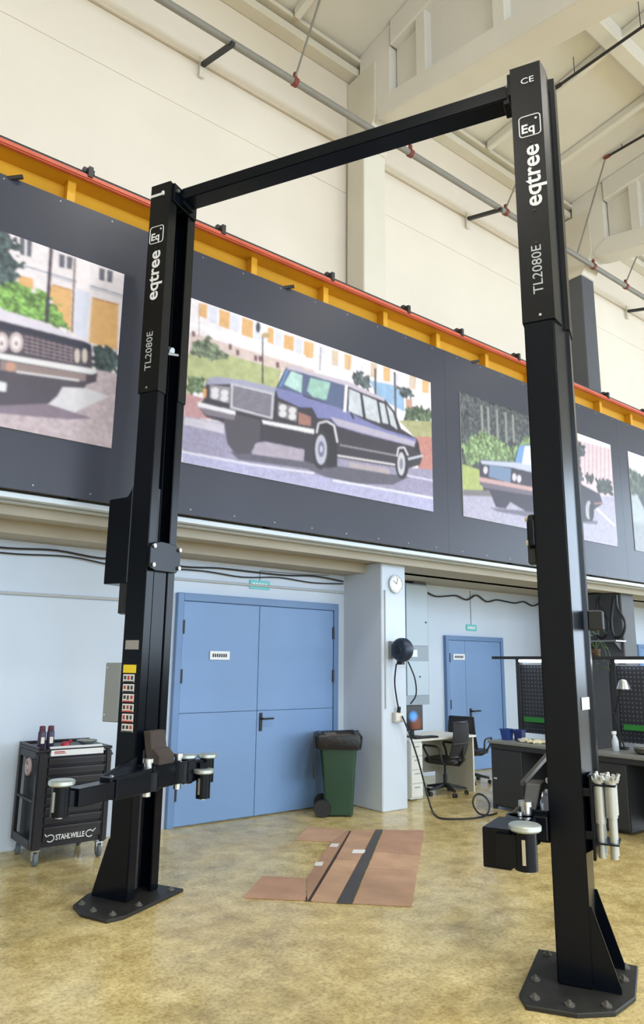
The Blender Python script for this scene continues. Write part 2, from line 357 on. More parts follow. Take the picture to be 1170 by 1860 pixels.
  (216,212,218, 0,40, [0.108,0.447,0.107,0.439,0.105,0.432,0.102,0.425,0.098,0.421,0.093,0.419,0.089,0.419,0.086,0.422,0.084,0.427,0.082,0.434,0.083,0.442,0.085,0.449,0.088,0.455,0.092,0.46,0.097,0.462,0.101,0.462,0.104,0.459,0.107,0.453]),
  (216,212,218, 0,40, [0.139,0.444,0.138,0.436,0.136,0.429,0.133,0.422,0.129,0.418,0.124,0.416,0.12,0.416,0.116,0.419,0.114,0.424,0.113,0.431,0.114,0.439,0.116,0.446,0.119,0.452,0.123,0.457,0.128,0.459,0.132,0.459,0.135,0.456,0.138,0.451]),
  (130,120,134, 0,40, [0.316,0.508,0.39,0.506,0.387,0.41,0.317,0.416]),
  (214,210,214, 0,40, [0.348,0.486,0.347,0.478,0.345,0.47,0.341,0.463,0.336,0.458,0.331,0.456,0.327,0.456,0.323,0.46,0.32,0.465,0.319,0.472,0.32,0.48,0.322,0.488,0.326,0.495,0.331,0.5,0.336,0.502,0.34,0.502,0.344,0.499,0.347,0.493]),
  (214,210,214, 0,40, [0.385,0.485,0.384,0.477,0.382,0.469,0.378,0.462,0.373,0.457,0.368,0.454,0.363,0.455,0.359,0.458,0.356,0.464,0.356,0.471,0.356,0.479,0.359,0.487,0.363,0.494,0.367,0.499,0.372,0.501,0.377,0.501,0.381,0.498,0.384,0.492]),
  (214,210,214, 0,40, [0.348,0.445,0.348,0.437,0.345,0.429,0.342,0.422,0.337,0.418,0.332,0.415,0.327,0.416,0.323,0.419,0.321,0.424,0.32,0.432,0.32,0.44,0.323,0.447,0.327,0.454,0.331,0.459,0.336,0.461,0.341,0.461,0.345,0.458,0.348,0.452]),
  (214,210,214, 0,40, [0.385,0.443,0.385,0.435,0.382,0.427,0.378,0.42,0.374,0.416,0.368,0.413,0.364,0.414,0.36,0.417,0.357,0.423,0.356,0.43,0.357,0.438,0.359,0.446,0.363,0.453,0.368,0.458,0.373,0.46,0.378,0.46,0.382,0.456,0.384,0.451]),
  (160,110,98, 0.15,40, [0.394,0.478,0.444,0.47,0.444,0.405,0.395,0.399]),
  (192,188,198, 0,40, [0.146,0.546,0.301,0.56,0.297,0.386,0.147,0.386]),
  (104,98,114, 0,40, [0.154,0.533,0.292,0.543,0.289,0.398,0.155,0.402]),
  (150,144,158, 0,40, [0.154,0.516,0.291,0.524,0.292,0.53,0.155,0.521]),
  (150,144,158, 0,40, [0.155,0.501,0.291,0.509,0.292,0.514,0.155,0.506]),
  (150,144,158, 0,40, [0.155,0.486,0.292,0.494,0.292,0.499,0.156,0.491]),
  (150,144,158, 0,40, [0.155,0.471,0.292,0.478,0.292,0.483,0.156,0.476]),
  (150,144,158, 0,40, [0.156,0.456,0.292,0.463,0.293,0.468,0.156,0.461]),
  (150,144,158, 0,40, [0.156,0.442,0.292,0.447,0.293,0.453,0.157,0.447]),
  (150,144,158, 0,40, [0.156,0.427,0.292,0.432,0.293,0.437,0.157,0.432]),
  (150,144,158, 0,40, [0.157,0.412,0.293,0.416,0.293,0.422,0.157,0.417]),
  (224,220,228, 0,40, [0.04,0.373,0.165,0.377,0.165,0.352,0.042,0.346]),
  (226,222,228, 0,40, [0.258,0.364,0.456,0.39,0.457,0.36,0.263,0.342]),
  (226,222,228, 0,40, [0.414,0.382,0.457,0.385,0.456,0.36,0.414,0.354]),
  (122,112,126, 0,40, [0.042,0.346,0.165,0.352,0.162,0.319,0.069,0.308]),
  (150,145,155, 0,40, [0.087,0.285,0.113,0.286,0.114,0.294,0.088,0.292]),
  (226,160,90, 0,40, [0.056,0.464,0.056,0.409,0.066,0.413,0.066,0.468]),
 ],
 'p1': [
  (238,226,232, 0.05,40, [0,0,1,0,1,1,0,1]),
  (96,96,112, 0,40, [0.726,1.007,0.756,1.016,0.758,0.913,0.731,0.908]),
  (235,225,232, 0,40, [0.738,1.009,0.742,0.909,0.747,0.912,0.743,1.013]),
  (96,96,112, 0,40, [0.824,0.986,0.86,0.993,0.86,0.922,0.827,0.911]),
  (235,225,232, 0,40, [0.839,0.987,0.841,0.915,0.846,0.919,0.844,0.991]),
  (96,96,112, 0,40, [0.93,0.986,0.968,0.995,0.968,0.924,0.932,0.915]),
  (235,225,232, 0,40, [0.946,0.988,0.947,0.918,0.953,0.921,0.952,0.992]),
  (96,96,112, 0,40, [0.572,0.995,0.598,0.998,0.603,0.905,0.577,0.902]),
  (235,225,232, 0,40, [0.583,0.995,0.588,0.902,0.592,0.905,0.588,0.999]),
  (232,178,110, 0.06,40, [0.727,0.795,0.768,0.802,0.771,0.743,0.738,0.743]),
  (232,178,110, 0.06,40, [0.813,0.8,0.865,0.804,0.871,0.574,0.837,0.661,0.809,0.737]),
  (232,178,110, 0.06,40, [0.918,0.806,0.99,0.813,0.996,0.55,0.919,0.546]),
  (200,140,80, 0,40, [0.918,0.796,0.99,0.805,0.991,0.816,0.918,0.806]),
  (200,140,80, 0,40, [0.814,0.797,0.864,0.803,0.865,0.811,0.814,0.806]),
  (150,154,176, 0,40, [0.744,0.851,1,0.867,1.001,0.876,0.745,0.859]),
  (190,186,200, 0,40, [0.81,0.844,1.001,0.854,1.002,0.861,0.811,0.85]),
  (216,216,234, 0.03,40, [0.874,0.824,0.911,0.822,0.911,0.558,0.88,0.576]),
  (246,232,236, 0.03,40, [0.873,1,0.905,1.003,0.91,0.836,0.875,0.832]),
  (74,90,94, 0.3,70, [0.079,1.222,0.68,1.012,0.709,0.993,0.73,0.962,0.733,0.917,0.702,0.909,0.749,0.852,0.721,0.813,0.734,0.75,0.144,0.324]),
  (122,166,78, 0.3,80, [0.098,0.962,0.694,0.73,0.735,0.746,0.794,0.74,0.849,0.669,0.867,0.565,0.701,0.582,0.118,0.682]),
  (70,54,74, 0,40, [0.799,1.001,0.805,0.586,0.814,0.591,0.808,1.007]),
  (126,88,74, 0,40, [0.862,0.991,0.872,0.572,0.877,0.574,0.867,0.994]),
  (74,90,90, 0.2,80, [0.925,0.536,1,0.546,1.002,0.421,0.933,0.404]),
  (196,176,184, 0.14,60, [0.932,0.406,1.003,0.415,1.002,-0.015,0.175,-0.098,0.162,0.068,0.716,0.274]),
  (218,212,220, 0.04,40, [0.861,0.272,0.92,0.293,0.985,0.279,0.895,0.145,0.824,0.156]),
  (134,116,134, 0.06,40, [0.171,-0.046,0.724,0.111,0.826,0.164,0.945,0.139,0.885,0.105,0.726,0.063,0.174,-0.088]),
  (80,70,84, 0.04,40, [0.115,0.719,0.7,0.589,0.816,0.573,0.924,0.54,0.93,0.501,0.932,0.41,0.948,0.394,0.947,0.34,0.923,0.313,0.917,0.29,0.863,0.268,0.853,0.216,0.834,0.166,0.724,0.102,0.172,-0.055]),
  (224,214,230, 0.03,40, [0.115,0.719,0.7,0.589,0.804,0.585,0.91,0.547,0.879,0.542,0.703,0.53,0.121,0.646]),
  (44,44,66, 0.04,40, [0.121,0.646,0.703,0.526,0.879,0.542,0.927,0.534,0.93,0.497,0.881,0.498,0.705,0.486,0.124,0.601]),
  (206,184,188, 0,40, [0.727,0.429,0.727,0.41,0.725,0.393,0.721,0.379,0.716,0.37,0.711,0.366,0.706,0.37,0.701,0.379,0.698,0.393,0.696,0.41,0.696,0.429,0.698,0.446,0.701,0.46,0.706,0.47,0.712,0.473,0.717,0.47,0.722,0.461,0.725,0.447]),
  (236,226,228, 0,40, [0.721,0.426,0.721,0.413,0.72,0.402,0.718,0.393,0.715,0.387,0.711,0.385,0.708,0.387,0.705,0.393,0.703,0.402,0.702,0.414,0.702,0.426,0.703,0.437,0.705,0.447,0.708,0.453,0.711,0.455,0.715,0.453,0.718,0.446,0.72,0.437]),
  (170,130,140, 0,40, [0.715,0.416,0.715,0.411,0.715,0.407,0.714,0.404,0.713,0.402,0.712,0.401,0.71,0.402,0.709,0.404,0.708,0.407,0.708,0.411,0.708,0.416,0.708,0.42,0.709,0.423,0.71,0.425,0.712,0.426,0.713,0.425,0.714,0.423,0.715,0.42]),
  (206,184,188, 0,40, [0.76,0.449,0.76,0.43,0.758,0.413,0.754,0.398,0.749,0.389,0.744,0.386,0.738,0.389,0.733,0.398,0.73,0.412,0.728,0.43,0.728,0.448,0.73,0.466,0.734,0.481,0.739,0.49,0.744,0.494,0.75,0.49,0.755,0.481,0.758,0.467]),
  (236,226,228, 0,40, [0.754,0.445,0.754,0.433,0.752,0.422,0.75,0.412,0.747,0.406,0.744,0.404,0.74,0.406,0.737,0.412,0.735,0.422,0.734,0.433,0.734,0.446,0.735,0.457,0.738,0.467,0.741,0.473,0.744,0.475,0.747,0.473,0.75,0.467,0.753,0.457]),
  (170,130,140, 0,40, [0.748,0.436,0.748,0.431,0.748,0.427,0.747,0.424,0.745,0.421,0.744,0.42,0.743,0.421,0.742,0.423,0.741,0.427,0.74,0.431,0.74,0.435,0.741,0.439,0.742,0.443,0.743,0.445,0.744,0.446,0.746,0.445,0.747,0.443,0.748,0.44]),
  (70,56,70, 0,40, [0.758,0.497,0.881,0.499,0.885,0.411,0.763,0.389]),
  (166,146,156, 0,40, [0.759,0.481,0.882,0.485,0.882,0.49,0.759,0.485]),
  (166,146,156, 0,40, [0.76,0.46,0.882,0.467,0.883,0.471,0.76,0.465]),
  (166,146,156, 0,40, [0.761,0.44,0.883,0.448,0.883,0.453,0.761,0.445]),
  (166,146,156, 0,40, [0.762,0.42,0.884,0.43,0.884,0.435,0.762,0.425]),
  (166,146,156, 0,40, [0.763,0.4,0.885,0.412,0.885,0.416,0.763,0.405]),
  (150,130,142, 0,40, [0.765,0.494,0.769,0.393,0.771,0.394,0.766,0.495]),
  (150,130,142, 0,40, [0.778,0.495,0.782,0.395,0.784,0.396,0.78,0.496]),
  (150,130,142, 0,40, [0.791,0.495,0.796,0.397,0.798,0.398,0.793,0.496]),
  (150,130,142, 0,40, [0.805,0.496,0.809,0.399,0.811,0.4,0.807,0.497]),
  (150,130,142, 0,40, [0.819,0.496,0.823,0.401,0.824,0.402,0.82,0.497]),
  (150,130,142, 0,40, [0.832,0.496,0.836,0.403,0.838,0.404,0.834,0.498]),
  (150,130,142, 0,40, [0.846,0.497,0.85,0.405,0.852,0.406,0.848,0.498]),
  (150,130,142, 0,40, [0.86,0.497,0.864,0.407,0.866,0.408,0.862,0.498]),
  (150,130,142, 0,40, [0.874,0.498,0.878,0.409,0.88,0.41,0.876,0.499]),
  (214,196,186, 0,40, [0.899,0.459,0.899,0.445,0.899,0.433,0.897,0.423,0.895,0.417,0.893,0.416,0.89,0.419,0.888,0.427,0.887,0.438,0.886,0.451,0.886,0.465,0.886,0.478,0.888,0.488,0.89,0.494,0.892,0.495,0.894,0.492,0.897,0.484,0.898,0.472]),
  (214,196,186, 0,40, [0.918,0.47,0.918,0.456,0.918,0.444,0.916,0.434,0.914,0.428,0.912,0.426,0.91,0.43,0.907,0.438,0.906,0.449,0.905,0.462,0.905,0.476,0.905,0.489,0.907,0.499,0.909,0.505,0.911,0.506,0.914,0.503,0.916,0.495,0.917,0.484]),
  (232,228,232, 0,40, [0.146,0.3,0.711,0.363,0.941,0.408,0.947,0.391,0.933,0.375,0.713,0.335,0.148,0.276]),
  (150,128,128, 0,40, [0.713,0.328,0.919,0.369,0.919,0.329,0.903,0.323,0.715,0.279]),
  (226,220,224, 0,40, [0.751,0.285,0.903,0.32,0.903,0.33,0.751,0.295]),
  (204,148,126, 0,40, [0.75,0.315,0.749,0.306,0.747,0.297,0.744,0.29,0.741,0.285,0.736,0.283,0.732,0.284,0.729,0.287,0.727,0.294,0.726,0.302,0.726,0.31,0.728,0.319,0.73,0.326,0.734,0.331,0.738,0.334,0.742,0.333,0.746,0.329,0.748,0.323]),
  (226,226,232, 0,40, [0.609,0.206,0.732,0.222,0.733,0.176,0.612,0.151]),
 ],
 'p3': [
  (80,84,88, 0.3,60, [0,0,1,0,1,1,0,1]),
  (216,192,198, 0.06,40, [0.685,1.004,1.061,1.031,1.025,0.455,0.658,0.438]),
  (196,164,172, 0,40, [0.761,0.961,0.742,0.603,0.752,0.606,0.77,0.966]),
  (196,164,172, 0,40, [0.791,0.962,0.772,0.602,0.782,0.605,0.801,0.967]),
  (196,164,172, 0,40, [0.821,0.964,0.802,0.601,0.812,0.604,0.831,0.968]),
  (196,164,172, 0,40, [0.852,0.965,0.832,0.6,0.842,0.603,0.862,0.969]),
  (196,164,172, 0,40, [0.883,0.966,0.863,0.599,0.873,0.602,0.894,0.971]),
  (196,164,172, 0,40, [0.915,0.967,0.894,0.598,0.904,0.601,0.926,0.972]),
  (196,164,172, 0,40, [0.947,0.968,0.925,0.597,0.936,0.6,0.958,0.973]),
  (196,164,172, 0,40, [0.979,0.97,0.957,0.596,0.967,0.599,0.99,0.974]),
  (196,164,172, 0,40, [1.012,0.971,0.989,0.594,1,0.598,1.023,0.976]),
  (232,224,228, 0,40, [0.685,1.004,1.061,1.031,1.057,0.964,0.681,0.926]),
  (140,142,138, 0,40, [0.112,0.944,0.112,0.628,0.123,0.634,0.124,0.951]),
  (140,142,138, 0,40, [0.149,0.947,0.149,0.644,0.16,0.65,0.16,0.953]),
  (140,142,138, 0,40, [0.201,0.951,0.2,0.667,0.212,0.673,0.212,0.957]),
  (140,142,138, 0,40, [0.253,0.954,0.253,0.69,0.265,0.696,0.265,0.961]),
  (140,142,138, 0,40, [0.297,0.957,0.297,0.71,0.309,0.716,0.309,0.964]),
  (124,148,100, 0.3,70, [-0.005,0.551,0.113,0.729,0.186,0.729,0.278,0.647,0.394,0.81,0.583,0.748,0.577,0.628,0.246,0.524,0.026,0.416]),
  (168,178,100, 0.1,40, [-0.008,0.409,0.096,0.398,0.11,0.241,-0.012,0.193]),
  (120,112,118, 0,40, [-0.012,0.205,0.164,0.253,0.162,0.201,-0.013,0.155]),
  (172,166,190, 0.14,90, [-0.013,0.155,0.405,0.281,0.897,0.46,1.027,0.488,0.996,-0.002,-0.016,-0.007]),
  (84,90,100, 0.25,60, [0.684,0.972,0.74,0.937,0.797,0.877,0.781,0.801,0.744,0.77,0.768,0.552,0.657,0.423]),
  (70,76,76, 0.2,80, [0.862,0.609,0.984,0.646,0.994,0.492,0.867,0.48]),
  (70,76,80, 0.2,40, [0.784,0.634,0.845,0.642,0.84,0.548,0.78,0.541]),
  (226,224,232, 0,40, [0.848,0.316,0.984,0.189,0.994,0.202,0.857,0.33]),
  (110,104,124, 0,40, [0.142,0.11,0.41,0.159,0.858,0.204,0.844,0.17,0.408,0.104,0.187,0.091]),
  (60,56,74, 0.06,40, [0.093,0.462,0.116,0.491,0.295,0.544,0.329,0.696,0.401,0.742,0.562,0.791,0.648,0.7,0.708,0.53,0.885,0.471,0.903,0.385,0.827,0.3,0.808,0.19,0.748,0.17,0.647,0.209,0.41,0.152,0.36,0.144,0.264,0.194,0.234,0.129,0.178,0.125,0.145,0.247,0.093,0.28]),
  (110,152,208, 0,40, [0.304,0.545,0.334,0.699,0.401,0.738,0.562,0.783,0.611,0.641,0.415,0.557]),
  (226,230,238, 0,40, [0.346,0.547,0.37,0.711,0.422,0.737,0.415,0.557]),
  (186,190,212, 0,40, [0.102,0.479,0.294,0.541,0.554,0.59,0.708,0.515,0.705,0.47,0.413,0.5,0.274,0.491,0.106,0.452]),
  (112,134,168, 0,40, [0.151,0.459,0.278,0.482,0.269,0.354,0.144,0.362]),
  (206,198,206, 0,40, [0.14,0.415,0.139,0.404,0.136,0.394,0.133,0.385,0.129,0.38,0.124,0.378,0.12,0.38,0.117,0.386,0.115,0.395,0.114,0.405,0.116,0.416,0.118,0.427,0.122,0.435,0.126,0.441,0.13,0.442,0.134,0.44,0.138,0.435,0.139,0.426]),
  (206,198,206, 0,40, [0.309,0.419,0.308,0.407,0.305,0.396,0.301,0.388,0.297,0.382,0.292,0.38,0.288,0.383,0.284,0.389,0.282,0.398,0.282,0.409,0.283,0.42,0.285,0.431,0.289,0.44,0.294,0.446,0.299,0.447,0.303,0.445,0.306,0.439,0.309,0.43]),
  (206,198,206, 0,40, [0.338,0.416,0.337,0.404,0.334,0.394,0.33,0.385,0.326,0.379,0.321,0.377,0.316,0.38,0.313,0.386,0.311,0.395,0.311,0.406,0.312,0.418,0.314,0.428,0.318,0.437,0.323,0.443,0.328,0.445,0.332,0.442,0.336,0.436,0.338,0.427]),
  (196,156,154, 0,40, [0.085,0.34,0.408,0.368,0.407,0.334,0.089,0.302]),
  (110,100,118, 0,40, [0.093,0.304,0.407,0.334,0.405,0.295,0.11,0.261]),
  (172,168,178, 0,40, [0.814,0.297,0.811,0.266,0.806,0.238,0.798,0.217,0.79,0.204,0.781,0.202,0.774,0.21,0.768,0.227,0.766,0.252,0.766,0.282,0.769,0.312,0.774,0.34,0.782,0.362,0.79,0.375,0.799,0.378,0.806,0.37,0.812,0.352,0.814,0.326]),
  (40,38,48, 0,40, [0.831,0.287,0.828,0.255,0.823,0.226,0.816,0.205,0.81,0.192,0.803,0.19,0.797,0.199,0.793,0.218,0.791,0.244,0.792,0.275,0.794,0.306,0.799,0.335,0.806,0.357,0.812,0.37,0.819,0.372,0.825,0.363,0.829,0.344,0.831,0.318]),
  (170,110,110, 0,40, [0.836,0.356,0.9,0.384,0.899,0.399,0.836,0.371]),
 ],
 'p4': [
  (168,176,182, 0.08,40, [0,0,1,0,1,1,0,1]),
  (224,220,216, 0.05,40, [0,0.78,1,0.78,1,1,0,1]),
  (112,120,128, 0.15,60, [0.35,0.3,1,0.3,1,0.72,0.35,0.72]),
  (58,64,74, 0,40, [0.071,0.682,0.334,0.775,0.665,0.745,0.636,0.448,0.123,0.403,0.061,0.548]),
  (150,156,164, 0.12,80, [0,0,1,0,1,0.28,0,0.28]),
  (60,64,76, 0.05,40, [0.12,0.25,0.2,0.5,0.4,0.55,0.5,0.75,0.75,0.75,0.85,0.5,0.92,0.45,0.92,0.25,0.8,0.12,0.25,0.14]),
  (170,184,200, 0.05,40, [0.43,0.55,0.52,0.72,0.73,0.72,0.8,0.52]),
  (84,96,84, 0.25,60, [0,.55,.34,.6,.34,.78,0,.82]),
  (40,42,50, 0.03,40, [.20,.16,.24,.26,.30,.28,.35,.22,.35,.10,.28,.05,.22,.08]),
  (40,42,50, 0.03,40, [.72,.16,.76,.26,.82,.28,.87,.22,.87,.10,.80,.05,.74,.08]),
  (190,194,200, 0.03,40, [.25,.15,.27,.21,.30,.21,.32,.15,.29,.10]),
  (190,194,200, 0.03,40, [.77,.15,.79,.21,.82,.21,.84,.15,.81,.10]),
  (206,208,212, 0.03,40, [.12,.30,.92,.34,.92,.37,.12,.33]),
  (214,208,196, 0.03,40, [.13,.38,.17,.38,.18,.45,.14,.45]),
 ],
}
# ------------------------------------------------------------------ room shell
X0, X1, Y0 = ROOM['x0'], ROOM['x1'], ROOM['y0']
YW, YC, YA = 6.81, 6.13, 7.70        # wall with the doors, front of the pillars, back wall of the alcove
# floor: glossy mottled epoxy screed
def floor_material():
    m = bpy.data.materials.new('speckled_epoxy_floor'); m.use_nodes = True; nt = m.node_tree; b = nt.nodes['Principled BSDF']
    tc = nt.nodes.new('ShaderNodeTexCoord')
    def noise(s, d, rough=0.55):
        n = nt.nodes.new('ShaderNodeTexNoise'); n.inputs['Scale'].default_value = s; n.inputs['Detail'].default_value = d; n.inputs['Roughness'].default_value = rough
        nt.links.new(tc.outputs['Object'], n.inputs['Vector']); return n
    def ramp(n, p0, c0, p1, c1):
        r = nt.nodes.new('ShaderNodeValToRGB'); e = r.color_ramp.elements
        e[0].position = p0; e[1].position = p1; e[0].color = (*lin(c0), 1); e[1].color = (*lin(c1), 1)
        nt.links.new(n.outputs['Fac'], r.inputs['Fac']); return r
    def mix(a, bb, fac, mode='MULTIPLY'):
        x = nt.nodes.new('ShaderNodeMix'); x.data_type = 'RGBA'; x.blend_type = mode; x.inputs[0].default_value = fac
        nt.links.new(a.outputs[0] if a.type != 'MIX' else a.outputs[2], x.inputs[6]); nt.links.new(bb.outputs[0], x.inputs[7]); return x
    base = ramp(noise(0.9, 5), 0.3, (222,200,138), 0.72, (240,222,164))
    mid  = ramp(noise(5.5, 6, 0.7), 0.33, (190,180,152), 0.62, (255,255,255))
    fine = ramp(noise(42, 4, 0.75), 0.38, (140,124,92), 0.54, (255,255,255))
    stain = ramp(noise(1.7, 3), 0.28, (186,180,164), 0.42, (255,255,255))
    blotch = ramp(noise(0.55, 4, 0.65), 0.35, (206,200,178), 0.6, (255,255,255))
    c = mix(mix(mix(mix(base, mid, 0.8), fine, 0.45), stain, 0.7), blotch, 0.4)
    nt.links.new(c.outputs[2], b.inputs['Base Color'])
    mr = nt.nodes.new('ShaderNodeMapRange'); mr.inputs['From Min'].default_value = 0.3; mr.inputs['From Max'].default_value = 0.7
    mr.inputs['To Min'].default_value = 0.10; mr.inputs['To Max'].default_value = 0.34
    nt.links.new(noise(3.0, 4).outputs['Fac'], mr.inputs['Value']); nt.links.new(mr.outputs['Result'], b.inputs['Roughness'])
    bp = nt.nodes.new('ShaderNodeBump'); bp.inputs['Strength'].default_value = 0.10; bp.inputs['Distance'].default_value = 0.003
    nt.links.new(noise(16, 4).outputs['Fac'], bp.inputs['Height']); nt.links.new(bp.outputs['Normal'], b.inputs['Normal'])
    b.inputs['Specular IOR Level'].default_value = 0.45
    return m
struct('floor', box(X0, X1, Y0, YA+0.2, -0.2, 0.0), floor_material())
struct('wall_back', box(X0, 5.70, YW, YW+0.2, 0, 2.66), M_lower)
struct('wall_alcove', box(6.09, X1, YA, YA+0.2, 0, 2.80), M_lower)
struct('wall_left', box(X0-0.2, X0, Y0, YA+0.2, 0, 12.6), M_upper)
# wall behind the camera and the end wall, with window and gate openings
def holed_wall(name, axis, at, lo, hi, ztop, openings, z0, z1, m):
    """wall slab across [lo,hi] with rectangular openings (centre, half width) between z0 and z1"""
    parts = []; c = lo
    def add(a, b_, za, zb):
        parts.append(box(a, b_, at-0.2, at, za, zb) if axis == 'x' else box(at, at+0.2, a, b_, za, zb))
    for ctr, hw in sorted(openings):
        add(c, ctr-hw, 0, ztop); add(ctr-hw, ctr+hw, 0, z0); add(ctr-hw, ctr+hw, z1, ztop); c = ctr+hw
    add(c, hi, 0, ztop)
    return struct(name, parts, m)
holed_wall('wall_front', 'x', Y0, X0, X1, 12.6, [(w, 2.1) for w in WINDOWS_SOUTH], 1.3, 7.9, M_upper)
holed_wall('wall_right', 'y', X1, Y0, YA+0.2, 12.6, [(-7.0, 2.3), (0.0, 2.3)], 1.0, 7.4, M_upper)
def window(n, cx, cy, w, z0, z1, alongx):
    r = struct_root(f'window_{n}', (cx, cy, z0)); h = z1-z0
    def b(a0, a1, za, zb, d=0.05):
        return box(a0, a1, -d, d, za, zb) if alongx else box(-d, d, a0, a1, za, zb)
    obj('window_frame', [b(-w, -w+0.08, 0, h), b(w-0.08, w, 0, h), b(-w+.08, w-.08, 0, 0.08), b(-w+.08, w-.08, h-0.08, h)], M_alu, r)
    for k in range(1, 4): obj('mullion', b(-w+2*w*k/4-0.03, -w+2*w*k/4+0.03, 0.08, h-.08, 0.035), M_alu, r)
    for k in range(1, 5): obj('transom', b(-w+.08, w-.08, h*k/5-0.03, h*k/5+0.03, 0.025), M_alu, r)
for i, w in enumerate(WINDOWS_SOUTH): window(i+1, w, Y0-0.1, 2.1, 1.3, 7.9, True)
for i, w in enumerate((-7.0, 0.0)): window(i+6, X1+0.1, w, 2.3, 1.0, 7.4, False)

# upper wall: precast panels between the columns, real joints
up = struct_root('wall_upper', (0, YW, 0))
COLX = [-4.81, 0.44, 5.69, 10.95, 16.2]              # columns along the wall, left faces
obj('backing', box(X0, X1, 0.05, 0.2, 2.8, 10.6), M_upper, up)
edges = [X0] + [c+0.2 for c in COLX] + [X1]
for a, b_ in zip(edges[:-1], edges[1:]):
    for z0, z1, dp in ((2.91, 5.40, 0.0), (5.405, 8.03, 0.0), (8.035, 8.735, 0.0), (8.75, 10.5, -0.035)):
        obj('wall_panel', box(a+0.004, b_-0.004, dp, 0.05, z0, z1), M_upper, up, bevel=0.004)
# columns: painted precast, pillar below the runway beam, slimmer shaft above, head under the truss
for i, cx in enumerate(COLX):
    m_low, m_up = (M_dgrey, M_dgrey) if i == 3 else (M_lower, M_beige)
    struct('wall_pillar', box(cx+0.01, cx+0.40, YC, YA if cx > 5 else YW, 0, 2.77), m_low, bevel=0.012)
    r = struct_root('wall_column', (cx, YW, 0))
    obj('shaft', box(0, 0.40, -0.39, -0.036, 2.9, 8.55), m_up, r, bevel=0.012)
    obj('corbel', prism([(-.006, -0.40, 8.55), (-.006, -0.036, 8.55), (-.006, -0.036, 9.75), (-.006, -0.62, 9.75), (-.006, -0.62, 8.86)], (0.412, 0, 0)), M_beige, r, bevel=0.01)
# runway beam and low soffit above the doors
struct('wall_runway_beam', box(X0, X1, 6.05, 6.40, 2.77, 5.30), M_soffit)
struct('ceiling_low', [box(X0, 5.70, 6.40, YW, 2.66, 2.9), box(5.70, X1, 6.40, YA+.2, 2.80, 2.9)], M_soffit)
struct('trim_1', box(X0, X1, 5.77, 5.84, 2.83, 2.88), M_alu, bevel=0.006)
struct('trim_2', box(X0, X1, 5.90, 5.97, 2.82, 2.87), M_alu, bevel=0.006)
struct('trim_3', box(X0, X1, 6.00, 6.05, 2.74, 2.86), M_soffit)

# grey sheet frieze with posters
fr = struct_root('wall_frieze', (0, 5.70, 2.89))
for a, b_ in ((X0, -1.75), (-1.75, 2.45), (2.45, 6.40), (6.40, 10.45), (10.45, 14.5), (14.5, 18.5), (18.5, X1)):
    obj('sheet_panel', box(a+0.0006, b_-0.0006, 0, 0.03, 0, 2.60), M_panel, fr, bevel=0.001)
riv = []
for x in np.arange(0.2, 16, 0.46):
    for z in (0.05, 2.56): riv.append(cyl((x, 0.0, z), (x, -0.004, z), 0.009, 0.006, 8))
rv = obj('rivets', riv, M_steel, fr); rv['kind'] = 'stuff'
obj('support_frame', [box(x-.03, x+.03, 0.03, 0.35, 0.05, 0.12) for x in np.arange(-6, 21, 2.0)] + [box(x-.03, x+.03, 0.03, 0.35, 2.2, 2.27) for x in np.arange(-6, 21, 2.0)], M_dark, fr)

